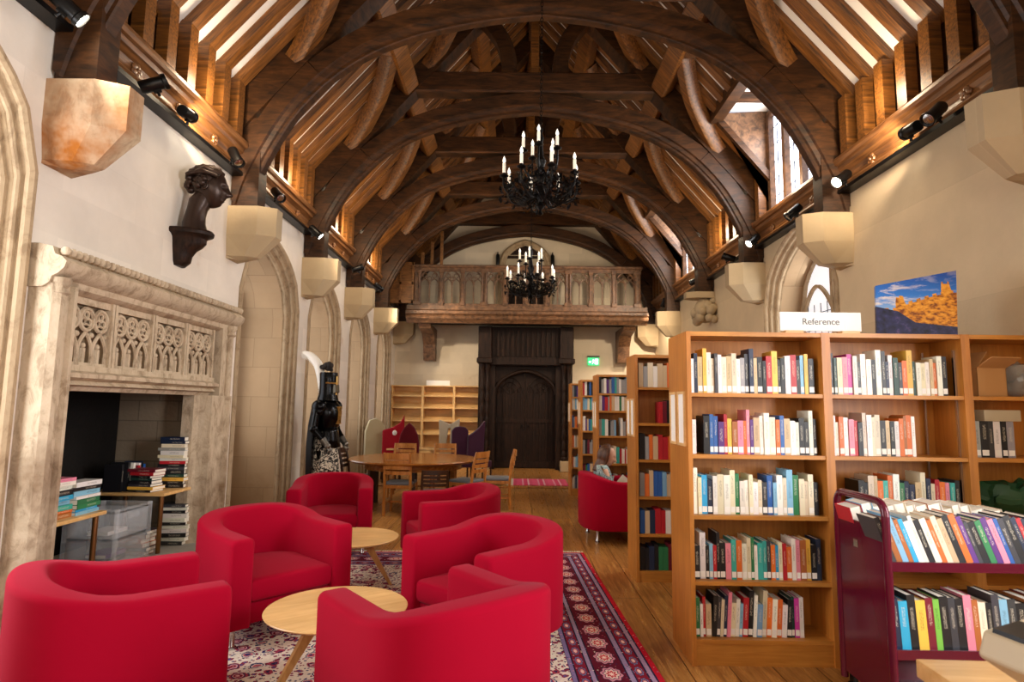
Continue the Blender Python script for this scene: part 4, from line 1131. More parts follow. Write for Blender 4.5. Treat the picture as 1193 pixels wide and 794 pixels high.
def notice(parent_unused, x, y, z, label):
    f = empty('notice_frame', (x, y, z), 0, label, 'picture frame', 'framed notices on the shelf ends')
    m = MB(); w, h = .165, .36
    for a, b, c, d in ((-w/2, w/2, 0, .018), (-w/2, w/2, h-.018, h), (-w/2, -w/2+.018, .018, h-.018), (w/2-.018, w/2, .018, h-.018)): m.box(-.012, 0, a, b, c, d)
    m.build('frame', M['paleoak'], f); boxobj('paper_sheet', M['paper'], -.006, -.002, -w/2+.018, w/2-.018, .018, h-.018, f)

XA = 1.122
YA = 3.888; DA = .46; HB = .27
bookcase(XA, .915, YA, DA, SH, 'wide oak bookcase bay nearest the aisle, five full shelves of books', grp='bays of the nearest oak bookcase', back=.30)
bookcase(XA+.915, .915, YA, DA, SH, 'middle oak bookcase bay directly behind the maroon trolley', grp='bays of the nearest oak bookcase', back=.30)
bookcase(XA+1.83, .715, YA, DA, SH, 'oak bookcase bay against the wall holding a cardboard box', grp='bays of the nearest oak bookcase', back=.30)
for yy, q in ((YA+.13, 'nearer'), (YA+.33, 'farther')): notice(None, XA, yy, 1.345, '%s of two oak framed notices on the end of the nearest bookcase' % q)
RB = [(5.653, 1.135, .42, 2.10, [.10, .43, .77, 1.11, 1.45, 1.79], 'second'), (7.93, 1.085, .42, 2.03, [.12, .5, .86, 1.22, 1.55, 1.80-.02], 'third'), (9.5, 1.045, .42, 2.03, [.12, .5, .86, 1.22, 1.55, 1.78], 'fourth'), (11.0, 1.02, .42, 2.03, [.12, .5, .86, 1.22, 1.55, 1.78], 'fifth')]
for i, (y, x, d, tp_, zs, nm) in enumerate(RB):
    for b in range(3 if i else 3):
        w = .85
        bookcase(x+b*.85, w, y, d, zs, 'oak bookcase bay of the %s range back, %s' % (nm, ['at its aisle end', 'its middle bay', 'against the wall'][b]), top=tp_, grp='bays of the %s bookcase range' % nm, back=.26)
    for yy, q in ((y+.11, 'nearer'), (y+.30, 'farther')): notice(None, x, yy, 1.32, '%s of two framed notices on the %s bookcase range' % (q, nm))

# empty display bookcase at the far end
for b in range(3):
    bookcase(-3.17+b*.80, .80, 15.18, .36, [.5, .84, 1.17, 1.5, 1.8], 'empty pale oak display case with sloping shelves, %s' % ['next to the stone corner', 'middle one of three', 'next to the black doorcase'][b], top=2.07, mat=M['paleoak'], matin=M['paleoak'], grp='empty display cases at the far end', z0=.03, slanted=True)
sg = boxobj('shelf_sign', M['paper'], -.3, .3, -.01, .01, 0, .13); sg.location = (-2.0, 15.3, 2.10); tag(sg, 'small white blank looking sign on top of the empty display cases', 'sign')

# metal bookends strips in middle bay
for x, lab in ((XA+1.83-.10, 'upright steel shelf strip at the end of the middle bay books'), (XA+1.83-.035, 'steel rail down the side panel of the middle bay')):
    if x > XA+1.78: o = boxobj('shelving_rail', M['chrome'], x-.006, x+.006, YA+.06, YA+.075, .95, 2.0)
    else: o = boxobj('shelving_rail', M['chrome'], x-.005, x+.005, YA+.27, YA+.28, .95, 2.0)
    tag(o, lab, 'metal rail')

# ---------------------------------------------------------------- books
COL = dict(w='#f0ece2', c='#e6d8ba', t='#cfb48c', k='#17171a', n='#1d2a44', b='#2b5fa8', s='#7fb0cf', r='#b81f2a', m='#6e1526', o='#e0702a', y='#e8b84a', g='#2c7a4a', e='#3aa69a', p='#5a2d7a', q='#c83c9a', i='#e88aa0', d='#3a3a3e', a='#9a9a98', l='#7bc24a', h='#a8622e', u='#2ea0d0', v='#1f4238')
CN = dict(w='white', c='cream', t='tan', k='black', n='navy', b='blue', s='pale blue', r='red', m='maroon', o='orange', y='yellow', g='green', e='teal', p='purple', q='magenta', i='pink', d='charcoal', a='grey', l='lime green', h='brown', u='bright blue', v='dark green')
def make_book(c, t, h, d, parts=True, sticker=True, name='book'):
    """spine at y=0 facing -y, thickness along +x, standing"""
    m = MB(); b = .0025
    m.box(0, t, 0, b*1.6, 0, h); m.box(0, b, b, d, 0, h); m.box(t-b, t, b, d, 0, h)
    if not parts:
        m.box(b, t-b, b, d-.005, .003, h-.004, 1)
        if sticker: m.box(t*.08, t*.92, -.0012, 0, .012, .048, 2)
        o = m.build(name, [M['book'], M['page'], M['sticker']])
    else:
        o = m.build(name, M['book'])
        boxobj('page_block', M['page'], b, t-b, b*1.6, d-.006, .003, h-.004, o)
        if sticker and random.random() < .8: boxobj('shelf_mark', M['sticker'], t*.08, t*.92, -.0012, 0, .012, .048, o)
    k = srgb(COL[c]); j = random.uniform(.85, 1.12)
    o.color = (min(1, k[0]*j), min(1, k[1]*j*random.uniform(.94, 1.06)), min(1, k[2]*j*random.uniform(.92, 1.08)), 1)
    return o
def size_word(h, t):
    if t > .042: return 'thick'
    if h > .255: return 'tall'
    if h < .20: return 'short'
    if t < .018: return 'slim'
    return ''
def row(x0, x1, y, z, seq, where, grp, hmax=.30, hbase=.21, parts=True, lean=None, d=.16, sticker=True, start=0, fill=True, hts=None, scale=1):
    n = len(seq); ts = [random.uniform(.7, 1.35) for _ in seq]; tot = sum(ts); W = (x1-x0)
    ts = [t/tot*W*.985 for t in ts]
    x = x0
    for i, ch in enumerate(seq):
        if ch == '_': x += ts[i]; continue
        h = hts[i] if hts else min(hmax, hbase+random.uniform(-.02, .035)+(.035 if random.random() < .15 else 0))
        o = make_book(ch, ts[i]-.0012, h, d*random.uniform(.92, 1.05), parts, sticker)
        ln = lean(i) if lean else 0
        o.location = (x, y+random.uniform(0, .012), z+.0005)
        if ln: o.rotation_euler = (0, ln, 0); o.location.z += max(0, ts[i]*math.sin(abs(ln))) if ln > 0 else 0
        sw = size_word(h, ts[i])
        tag(o, ('%s %s book, %s along %s' % (sw, CN[ch], ORD[i+start], where)).strip(), 'book', grp)
        x += ts[i]
a0, a1 = XA+.04, XA+.87
row(a0, a1, YA+.05, SH[4], 'wntywcdwctcwadntkkrykkwrksyk', 'the top shelf of the aisle bay', 'books on the top shelf of the aisle bay', hbase=.235)
row(a0, a0+.03, YA+.05, SH[3], 'w', 'the second shelf of the aisle bay, alone', 'books on the second shelf of the aisle bay', hbase=.23)
row(a0+.08, a1, YA+.05, SH[3], 'kbbpryhioiptwwcobtwwkkwk', 'the second shelf of the aisle bay', 'books on the second shelf of the aisle bay', hbase=.225, start=1)
row(a0, a1, YA+.05, SH[2], 'wcunwcwcgwwcwcdbswcsgccck', 'the third shelf of the aisle bay', 'books on the third shelf of the aisle bay', hbase=.225)
row(a0, a1, YA+.05, SH[1], 'kwksrkkieowcgweedoucrowihykn', 'the fourth shelf of the aisle bay', 'books on the fourth shelf of the aisle bay', hbase=.225)
row(a0, a0+.70, YA+.05, SH[0], 'gwrtkdcnicwsrkwscowowkvqw', 'the bottom shelf of the aisle bay', 'books on the bottom shelf of the aisle bay', hbase=.215, lean=lambda i: R(4) if 3 < i < 22 else 0)
b0, b1 = XA+.915+.04, XA+1.83-.05
row(b0, b1-.03, YA+.05, SH[4], 'kvciqwdwwkwdnwvdoyvwcwtowk', 'the top shelf of the middle bay', 'books on the top shelf of the middle bay', hbase=.235)
row(b0, b0+.56, YA+.05, SH[3], 'wcowirkcwccktkwohow', 'the second shelf of the middle bay', 'books on the second shelf of the middle bay', hbase=.235)
row(b0+.16, b1, YA+.05, SH[2], 'kkctoeowgnntcncroiek', 'the third shelf of the middle bay', 'books on the third shelf of the middle bay', hbase=.225)
# second range (aisle bay visible)
yB, xB = RB[0][0], RB[0][1]
zB = RB[0][4]
c0, c1 = xB+.035, xB+.52
sB = [('idnkvmrh', 0), ('dkwrcwww', 0), ('_bhnwbrwcw'[1:], 0), ('aobsbtwcwn', 0), ('dohrrorrord', 0), ('_____rmkvk', 0)]
sB[5] = ('kdawthokaptd', 0)
names6 = ['bottom', 'fifth', 'fourth', 'third', 'second', 'top']
alt = dict(d='k', h='t', v='g', i='c', y='t', u='s')
sBB = {0: 'kdnkvgmrh', 1: 'bhnrrwcwcw', 2: 'aohbbstwcw', 3: 'daohrrowror', 4: 'rmkvknd', 5: 'tacwthokapd'}
# farther ranges: uncounted books, one object
m = MB()
mats_far = [plain('far book %s' % k, COL[k], .5) for k in 'wckbrsgtaoenmp']
keysf = 'wckbrsgtaoenmp'
for k in range(6):
    xx = c0+(.20 if k == 4 else .01); q = sBB[k]+'wkcbtr'; i = 0
    while xx < c1-.02:
        tt = random.uniform(.036, .056); m.box(xx, xx+tt-.002, yB+.04, yB+.2, zB[k]+.0005, zB[k]+random.uniform(.2, .245), keysf.index(alt.get(q[i % len(q)], q[i % len(q)]))); xx += tt; i += 1
for (y, x, d, tp_, zs, nm) in RB[1:]:
    for b in range(2):
        for z in zs:
            xx = x+b*.85+.035; xe = x+b*.85+.80
            while xx < xe-.03:
                tt = random.uniform(.018, .045); h = random.uniform(.18, .235); mi = random.choice([0, 0, 0, 1, 2, 3, 4, 5, 5, 6, 7, 8, 8, 9, 10, 11, 12, 13])
                if xx+tt < xe: m.box(xx, xx+tt-.002, y+.04, y+.20, z+.0005, z+h, mi)
                xx += tt+(.06 if random.random() < .03 else 0)
fb = m.build('shelved_books', mats_far); tag(fb, 'closely packed coloured books on all the ranges behind the nearest bookcase', 'books', kind='stuff')

# things on and in the nearest bookcase
sg = empty('reference_sign', (2.07, YA+.12, 2.10), 0, 'white Reference sign standing on wooden feet on top of the bookcase', 'sign')
boxobj('sign_board', M['paper'], -.275, .275, -.006, .006, .025, .155, sg, .002)
for x in (-.19, .19): boxobj('foot', M['paleoak'], x-.06, x+.06, -.03, .03, 0, .026, sg)
boxobj('side_strip', M['whiteplastic'], -.17, -.165, -.008, -.005, .03, .15, sg); boxobj('side_strip', M['whiteplastic'], .165, .17, -.008, -.005, .03, .15, sg)
text_obj('Reference', .062, M['text'], sg, (0, -.0075, .088), (PI/2, 0, 0))
pc = empty('canvas_picture', (2.80, YA+.24, 2.101), 0, 'canvas photograph of a golden castle under blue sky leaning on the wall side', 'picture')
m = MB(); T = Matrix.Rotation(R(-16), 4, 'Z') @ Matrix.Rotation(R(-9), 4, 'X')
poly = [(-.24, 0), (.245, 0), (.275, .48), (-.215, .40)]
m.prism([(-.25, 0), (.24, 0), (.285, .475), (-.225, .385)], -.016, .016, 'y', T=T)
m.build('canvas', M['picture'], pc, rot=(0, R(0), 0))
pc.location.z += .008
x3 = XA+1.83+.03
cb = empty('cardboard_box', (x3+.17, YA+.17, SH[4]), R(8), 'open brown cardboard box on the top shelf of the wall bay', 'box')
m = MB(); w, d, h = .11, .10, .19
for a in ((-w, w, -d, -d+.005, 0, h), (-w, w, d-.005, d, 0, h), (-w, -w+.005, -d, d, 0, h), (w-.005, w, -d, d, 0, h), (-w, w, -d, d, 0, .005)): m.box(*a)
m.build('carton', M['cardboard'], cb)
m = MB(); m.box(0, .005, -d, d, 0, .14, T=Matrix.Translation((-w, 0, h)) @ Matrix.Rotation(R(38), 4, 'Y')); m.build('flap', M['cardboard'], cb)
m = MB(); m.box(-w, w, 0, .005, 0, .13, T=Matrix.Translation((.0, -d, h)) @ Matrix.Rotation(R(62), 4, 'X')); m.build('flap', M['cardboard'], cb)
def blob(name, loc, r, mat, label, cat, seed=1, amp=.25):
    rnd = random.Random(seed); m = MB(); m.ball((0, 0, r[2]), r, 12)
    from mathutils import noise as nz
    m.v = [tuple(Vector(v)*(1+amp*nz.noise(Vector(v)*14+Vector((seed, 0, 0))))) for v in m.v]
    m.v = [(a, b, max(c, .001)) for a, b, c in m.v]
    return tag(m.build(name, mat, loc=loc, smooth=True, ang=25), label, cat)
blob('plastic_bag', (x3+.40, YA+.15, SH[4]), (.10, .09, .11), M['wrap'], 'crumpled clear plastic bag beside the cardboard box', 'bag', 3, .5)
blob('green_bag', (x3+.36, YA+.15, SH[2]), (.26, .11, .11), M['greenbag'], 'dark green bag on the third shelf of the wall bay', 'bag', 5, .4)
o = boxobj('grey_file_box', M['beige'], x3+.10, x3+.34, YA+.05, YA+.25, SH[3]+.236, SH[3]+.31, None, .004); tag(o, 'beige box lying on top of the books in the wall bay', 'box')
row(x3+.03, x3+.30, YA+.06, SH[3]+.0, 'akdwka', 'the second shelf of the wall bay', 'books on the second shelf of the wall bay', hts=[.235]*6)

# a stack of lying books: spine faces local -y
def stack(cx, cy, z, seq, where, grp, yaw=0, L=(.21, .27), D=(.13, .18), T=(.018, .04), jit=6, parts=True):
    for i, ch in enumerate(seq):
        t = random.uniform(*T); h = random.uniform(*L); d = random.uniform(*D)
        o = make_book(ch, t, h, d, parts, False)
        a = yaw+R(random.uniform(-jit, jit))
        # lay flat: thickness up, height along local x
        Rm = Matrix.Rotation(a, 4, 'Z') @ Matrix(((0, 0, 1, -h/2), (0, 1, 0, -d/2), (-1, 0, 0, t), (0, 0, 0, 1)))
        o.matrix_world = Matrix.Translation((cx+random.uniform(-.008, .008), cy+random.uniform(-.008, .008), z)) @ Rm
        sw = size_word(.22, t)
        tag(o, ('%s %s book lying %s up in %s' % (sw, CN[ch], ORD[i], where)).strip(), 'book', grp)
        z += t+.0008
    return z

# ---------------------------------------------------------------- fireplace contents
def side_table(loc, sx, sy, h, label):
    t = empty('side_table', loc, 0, label, 'table', 'small tables in the fireplace')
    boxobj('tabletop', M['tabletop'], -sx, sx, -sy, sy, h-.028, h, t, .005)
    for a in (-1, 1):
        for b in (-1, 1): m = MB(); m.bar((a*(sx-.05), b*(sy-.05), 0), (a*(sx-.05), b*(sy-.05), h-.028), .02, 10); m.build('leg', M['brass'], t, smooth=True)
side_table((-3.46, 4.34, HZ), .34, .30, .51, 'small oak topped table at the near side of the fireplace recess piled with books')
side_table((-3.48, 5.66, HZ), .36, .28, .53, 'small oak topped table at the far side of the fireplace recess')
T1, T2 = HZ+.511, HZ+.531
HY = PI/2
stack(-3.25, 4.50, T1, 'suggwskw', 'the front pile on the near fireplace table', 'books piled in the fireplace', HY)
stack(-3.27, 4.24, T1, 'hoesukwwi', 'the second pile on the near fireplace table', 'books piled in the fireplace', HY)
stack(-3.28, 5.80, T2, 'kkyvkdkrwcwacnn', 'the tall pile on the far fireplace table', 'books piled in the fireplace', R(6), T=(.024, .042))
stack(-3.36, 5.50, T2, 'kydkvkrm', 'the shorter pile on the far fireplace table', 'books piled in the fireplace', R(-8), T=(.02, .032))
for i, (ch, x, y, h) in enumerate([('k', -3.55, 5.40, .24), ('k', -3.52, 5.44, .26), ('w', -3.5, 5.48, .25), ('m', -3.5, 5.52, .22), ('r', -3.5, 5.555, .22), ('w', -3.52, 5.59, .24), ('s', -3.55, 5.63, .2), ('k', -3.55, 5.67, .23), ('b', -3.55, 5.71, .22), ('n', -3.6, 5.75, .24)]):
    o = make_book(ch, .032, h, .16, True, False); o.location = (x-.1, y-.0, T2+.0005); o.rotation_euler = (0, 0, R(90)); o.location.x += .12
    o.location.z += .0
    tag(o, '%s book standing upright, %s in the row behind the fireplace piles' % (CN[ch], ORD[i]), 'book', 'upright books on the far fireplace table')
stack(-3.24, 5.82, HZ, 'dwkwwkwwkwd', 'the floor pile under the far fireplace table', 'books on the hearth', R(4), T=(.025, .042))
stack(-3.34, 5.42, HZ, 'hkhohd', 'the floor pile by the clear drawers', 'books on the hearth', R(-5), T=(.03, .045))
dr = empty('plastic_drawer_tower', (-3.30, 4.94, HZ), 0, 'clear plastic drawer tower between the two tables in the fireplace', 'drawer unit')
for k in range(2):
    z = .05+k*.22; m = MB(); w, d, h = .19, .20, .19
    for a in ((-w, w, -d, -d+.006, z, z+h), (-w, w, d-.006, d, z, z+h), (w-.006, w, -d, d, z, z+h), (-w, -w+.006, -d, d, z, z+h), (-w, w, -d, d, z, z+.006)): m.box(*a)
    m.box(w, w+.02, -.06, .06, z+h-.05, z+h-.02); m.build('drawer', M['clearplastic'], dr)
m = MB()
for a in (-1, 1):
    for b in (-1, 1): m.box(a*.20-.012, a*.20+.012, b*.21-.012, b*.21+.012, 0, .50)
m.box(-.21, .21, -.22, .22, .48, .50); m.box(-.21, .21, -.22, .22, .24, .255); m.build('drawer_frame', M['clearplastic'], dr)
for k, (ch, z) in enumerate((('n', .057), ('w', .277), ('p', .1))):
    o = make_book(ch, .03, .24, .17, True, False); o.matrix_world = Matrix.Translation((-3.30, 4.94, HZ+z)) @ Matrix.Rotation(HY, 4, 'Z') @ Matrix(((0, 0, 1, -.12), (0, 1, 0, -.08), (-1, 0, 0, .03), (0, 0, 0, 1)))
    tag(o, '%s folder lying inside the %s clear drawer' % (CN[ch], 'lower' if k != 1 else 'upper'), 'folder')

# ---------------------------------------------------------------- trolley
tr = empty('book_trolley', (1.86, 3.28, 0), 0, 'maroon metal book trolley full of books in front of the bookcase', 'trolley')
LT = 1.15
def endframe(x):
    m = MB(); r = .07; zt = 1.135
    for_pts = [(x, -.225, .12), (x, -.225, zt-r)]+[(x, -.225+r-r*math.cos(a), zt-r+r*math.sin(a)) for a in [PI/2*k/5 for k in range(1, 6)]]+[(x, .225-r+r*math.sin(a), zt-r+r*math.cos(a)) for a in [PI/2*k/5 for k in range(0, 5)]]+[(x, .225, zt-r), (x, .225, .12)]
    m.tube(for_pts, .02, 10); m.build('end_frame', M['maroon'], tr, smooth=True)
    boxobj('end_panel', M['maroon'], x-.006, x+.006, -.22, .22, .16, 1.0, tr)
endframe(0); endframe(LT)
for z, nm in ((.20, 'bottom'), (.42, 'middle'), (.835, 'top')):
    m = MB(); m.box(.01, LT-.01, -.225, .225, z-.02, z); m.box(.01, LT-.01, -.235, -.225, z-.032, z+.014); m.box(.01, LT-.01, .225, .235, z-.03, z+.014); m.box(.01, LT-.01, -.003, .003, z, z+.15)
    m.build('shelf', M['maroon'], tr)
m = MB(); m.box(-.008, -.0065, .02, .06, .86, .9); m.build('label_plate', M['chrome'], tr)
for x in (.03, LT-.03):
    for y in (-.19, .19):
        m = MB(); T = Matrix.Translation((x, y, .055)) @ Matrix.Rotation(PI/2, 4, 'X'); m.lathe([(.045, -.012), (.055, -.008), (.055, .008), (.045, .012)], 16, T); m.box(x-.012, x+.012, y-.02, y+.02, .06, .14); m.build('caster', M['black'], tr, smooth=True, ang=30)
def trow(y, z, seq, where, grp, h, ln, spine=-1, x0=.03, x1=1.1, d=.155, cover=True):
    n = len(seq); ts = [random.uniform(.75, 1.3) for _ in seq]; W = x1-x0; k = W*math.cos(ln)/sum(ts); 
    x = 1.86+x0
    for i, ch in enumerate(seq):
        t = ts[i]*k; hh = h*random.uniform(.9, 1.07)
        o = make_book(ch, t-.001, hh, d, True, False)
        if spine < 0:
            # leans back towards the end frame: top goes to -x
            o.location = (x, 3.28-.225+y, z+.0005+t*math.sin(ln)); o.rotation_euler = (0, -ln, 0); o.location.z = z+.0008
            o.location.x = x+0
        else:
            o.location = (x, 3.28+.225-y-d, z+.0008); o.rotation_euler = (0, -ln, 0)
            for v in o.data.vertices: v.co.y = d-v.co.y
            for c in o.children:
                for v in c.data.vertices: v.co.y = d-v.co.y
        tag(o, ('%s %s book, %s along %s' % ('leaning' if ln else 'upright', CN[ch], ORD[i], where)), 'book', grp)
        x += t/math.cos(ln)
TZ = .8355
trow(.02, TZ, 'dhshuwwkwoctkopdkgpibdknrnka', 'the near side of the trolley top', 'books on the top shelf of the trolley', .235, R(20), x1=.86)
trow(.02, TZ, 'rswwcwhwcwcwwc', 'the far side of the trolley top', 'books on the far side of the trolley top', .24, R(14), spine=1, x1=.86)
trow(.02, .4205, 'nukymlkdkihckdsdkhmcm', 'the near side of the lower trolley shelf', 'books on the lower shelf of the trolley', .255, R(3), x1=.86)

# desk corner and devices in the near corner
t = empty('oak_desk', (1.85, 1.80, 0), R(-2), 'corner of an oak topped desk nearest to us in front of the trolley', 'desk')
boxobj('desktop', M['tabletop'], -.48, .5, -.5, .33, .69, .75, t, .006)
for x in (-.42, .44):
    for y in (-.44, .27): boxobj('leg', M['tableleg'], x-.03, x+.03, y-.03, y+.03, 0, .69, t, .004)
dv = empty('card_reader', (1.37, 1.64, .75), R(12), 'beige desk machine with a black tray on the near desk', 'device'); dv.scale = (.8, .8, 1)
m = MB(); m.prism([(-.13, .19), (-.10, .255), (.14, .285), (.2, .27), (.2, .12), (.05, .10)], -.09, .09, 'y'); o = m.build('body_shell', M['beige'], dv); md = o.modifiers.new('b', 'BEVEL'); md.width = .012; md.segments = 3
m = MB(); m.prism([(-.095, .255), (-.09, .266), (.02, .280), (.02, .27)], -.06, .06, 'y'); m.build('tray', M['black'], dv)
m = MB(); m.lathe([(.07, 0), (.07, .01), (.035, .03), (.035, .15)], 20, Matrix.Translation((.09, 0, 0))); m.build('base', M['beige'], dv, smooth=True)
pr2 = empty('label_roll', (1.41, 1.45, .75), 0, 'white round roll holder beside the beige desk machine', 'device')
m = MB(); m.lathe([(.06, 0), (.062, .03), (.05, .05), (.05, .17), (.075, .175), (.08, .19), (.075, .205), (.0, .207)], 28); m.build('drum', M['whiteplastic'], pr2, smooth=True)
m = MB(); m.lathe([(.082, .0), (.09, .005), (.09, .03), (.082, .035)], 28); m.build('base_ring', M['beige'], pr2, smooth=True)

# wall bits
ex = empty('exit_sign', (2.04, YF, 2.69), 0, 'green illuminated exit sign with running figure on the far wall', 'sign')
boxobj('mount_bar', M['black'], -.16, .16, -.08, 0, .22, .25, ex); boxobj('sign_panel', M['exit'], -.15, .15, -.05, -.035, 0, .2, ex)
m = MB(); y = -.053
def q2(pts): m.add([Vector((a, y, b)) for a, b in pts], [tuple(range(len(pts)))])
q2([(.04, .03), (.12, .03), (.12, .17), (.04, .17)])          # doorway
q2([(-.13, .09), (-.09, .12), (-.09, .105), (-.06, .105), (-.06, .075), (-.09, .075), (-.09, .06)])   # arrow
m.ball((-.0, y, .155), (.012, .003, .012), 6)
q2([(-.035, .135), (.0, .14), (.015, .12), (.0, .08), (-.02, .08)]); q2([(-.02, .085), (-.005, .085), (-.025, .03), (-.04, .03)]); q2([(-.01, .085), (.005, .085), (.03, .055), (.02, .045)]); q2([(.0, .135), (.03, .11), (.025, .10), (.0, .12)])
m.build('pictogram', M['exitw'], ex)
so = boxobj('wall_socket', M['socket'], 0, .012, -.075, .075, 0, .09, None, .004); so.location = (XL, 3.86, .22); tag(so, 'small dark metal socket plate low on the fireplace wall', 'socket')
for x in (-.52, .95):
    t = empty('gallery_lamp', (x, YF-.06, 5.35), 0, 'black wall spotlight above the gallery, %s of the arched opening' % ('nearer the partition side' if x < 0 else 'nearer the bookcase side'), 'lamp', 'lamps above the gallery')
    m = MB(); m.lathe([(.045, 0), (.05, .02), (.05, .26), (.03, .30)], 12); m.build('lamp_housing', M['black'], t, smooth=True); boxobj('bracket', M['black'], -.015, .015, 0, .06, .28, .36, t)
# ================================================================ figures
def g(x, c, w): return math.exp(-((x-c)/w)**2)
def head_mesh(n=30, A=1.):
    """head facing +x, centre at origin, height about .23"""
    rows = []
    for i in range(n+1):
        th = PI*i/n; row = []
        for k in range(2*n):
            a = 2*PI*k/(2*n); x = math.sin(th)*math.cos(a); y = math.sin(th)*math.sin(a); z = math.cos(th)
            px, py, pz = .092*x, .076*y, .118*z
            if z < 0: py *= 1-.34*(-z)**1.3; px = px*(1-.12*(-z)) + (.022*(-z) if x > 0 else .03*(-z))
            if x < 0 and z > -.3: px *= 1.06
            if x > 0:
                f = x
                px += f*A*(.024*g(py, 0, .015)*(g(pz, -.022, .015)+.75*g(pz, -.002, .024)))
                px += f*A*.006*g(pz, .034, .010)*g(py, 0, .05)
                for s in (-1, 1): px -= f*A*.012*g(py, s*.031, .015)*g(pz, .012, .012)
                for s in (-1, 1): px += f*.005*g(py, s*.035, .018)*g(pz, -.02, .018)
                px += f*A*.008*g(py, 0, .022)*(g(pz, -.052, .006)+g(pz, -.065, .006))
                px -= f*A*.006*g(py, 0, .03)*g(pz, -.058, .003)
                px += f*A*.011*g(py, 0, .022)*g(pz, -.095, .014)
            row.append(Vector((px, py, pz)))
        rows.append(row)
    m = MB(); m.grid(rows, False, True)
    for s in (-1, 1):   # ears
        m.tube([(-.012+.016*math.cos(b), s*(.074+.004*math.cos(b)), -.005+.028*math.sin(b)) for b in [2*PI*j/12 for j in range(12)]], .007, 6, closed=True)
        m.ball((-.01, s*.073, -.006), (.014, .006, .022), 5)
    return m
def skin_obj(name, verts, edges, radii, mat, parent, sub=2):
    me = bpy.data.meshes.new(name); me.from_pydata([Vector(v) for v in verts], edges, []); me.materials.append(mat)
    o = bpy.data.objects.new(name, me); C.objects.link(o); o.parent = parent
    md = o.modifiers.new('skin', 'SKIN'); md.use_smooth_shade = True
    for i, r in enumerate(radii):
        d = me.skin_vertices[0].data[i]; d.radius = (r, r) if not hasattr(r, '__len__') else r; d.use_root = (i == 0)
    s = o.modifiers.new('sub', 'SUBSURF'); s.levels = sub; s.render_levels = sub
    return o

# woman reading in the far armchair, facing +x
wm = empty('person', (1.15, 7.56, 0), R(4), 'woman with brown hair and patterned blue blouse reading in the farthest red armchair', 'person')
V = [(0, 0, .53), (-.03, 0, .66), (-.07, 0, .80), (-.06, 0, .90), (-.03, 0, .96)]; E_ = [(0, 1), (1, 2), (2, 3), (3, 4)]; Rr_ = [.11, .105, .10, .05, .045]
def limb(base, pts, rs):
    p = base
    for q, r in zip(pts, rs): V.append(q); Rr_.append(r); E_.append((p, len(V)-1)); p = len(V)-1
    return p
for s in (-1, 1):
    w = limb(2, [(-.06, s*.15, .83), (.0, s*.21, .64), (.20, s*.12, .62), (.24, s*.10, .63)], [.05, .04, .028, .026])
    pm = limb(w, [(.29, s*.085, .645)], [.03])
    for q, (dy, ln) in enumerate(((-.03, .062), (-.012, .075), (.010, .07), (.03, .055))):
        limb(pm, [(.32, s*.08+dy, .655), (.32+ln*.5, s*.07+dy*1.1, .66), (.32+ln*.8, s*.055+dy*1.1, .645)], [.010, .009, .008])
    limb(pm, [(.285, s*.05, .67), (.31, s*.035, .685)], [.011, .009])
    limb(0, [(.06, s*.09, .52), (.30, s*.09, .53), (.44, s*.09, .50), (.44, s*.09, .28), (.42, s*.09, .09), (.50, s*.09, .05), (.57, s*.095, .035)], [.085, .07, .055, .048, .035, .035, .025])
skin_obj('body', V, E_, Rr_, M['skin'], wm)
hd = head_mesh().build('head', M['skin'], wm, loc=(.02, 0, .985), rot=(0, R(22), R(-14)), smooth=True, ang=80)
bv = [(0, 0, .54), (-.03, 0, .66), (-.07, 0, .80), (-.065, 0, .875), (-.06, .15, .835), (0, .21, .64), (.10, .165, .63), (-.06, -.15, .835), (0, -.21, .64), (.10, -.165, .63)]
skin_obj('blouse', bv, [(0, 1), (1, 2), (2, 3), (2, 4), (4, 5), (5, 6), (2, 7), (7, 8), (8, 9)], [.125, .12, .12, .07, .075, .068, .055, .075, .068, .055], M['blouse'], wm)
tv = [(0, 0, .52)]; te = []; trr = [.125]
for s in (-1, 1):
    b = len(tv); tv += [(.06, s*.09, .525), (.30, s*.09, .535), (.44, s*.09, .505), (.44, s*.09, .28), (.42, s*.09, .12)]; trr += [.095, .08, .066, .058, .05]; te += [(0, b), (b, b+1), (b+1, b+2), (b+2, b+3), (b+3, b+4)]
skin_obj('trousers', tv, te, trr, plain('dark jeans', '#1c2433', .8), wm)
m = MB()
rows = []
for i in range(17):
    th = PI*i/24; z = .128*math.cos(th)
    rows.append([Vector(((.106 if math.cos(a) < 0 else .085)*math.sin(th)*math.cos(a)-.006, .092*math.sin(th)*math.sin(a), z)) for a in [R(72)+(2*PI-R(144))*k/30 for k in range(31)]])
for j in range(1, 8):
    rows.append([Vector((.98*p.x-.004*j, p.y*(1+.01*j), -.064-.022*j+.006*math.sin(k*2.1))) for k, p in enumerate(rows[16])])
m.grid(rows)
h = m.build('hair', M['hair'], wm, loc=(.015, 0, .995), rot=(0, R(14), R(-14)), smooth=True, ang=80); sd = h.modifiers.new('t', 'SOLIDIFY'); sd.thickness = .018; sd.offset = 1
bk = make_book('w', .02, .2, .14, True, False); bk.location = (1.50, 7.50, .64); bk.rotation_euler = (R(-50), 0, R(90)); tag(bk, 'white book held open low by the seated woman', 'book')

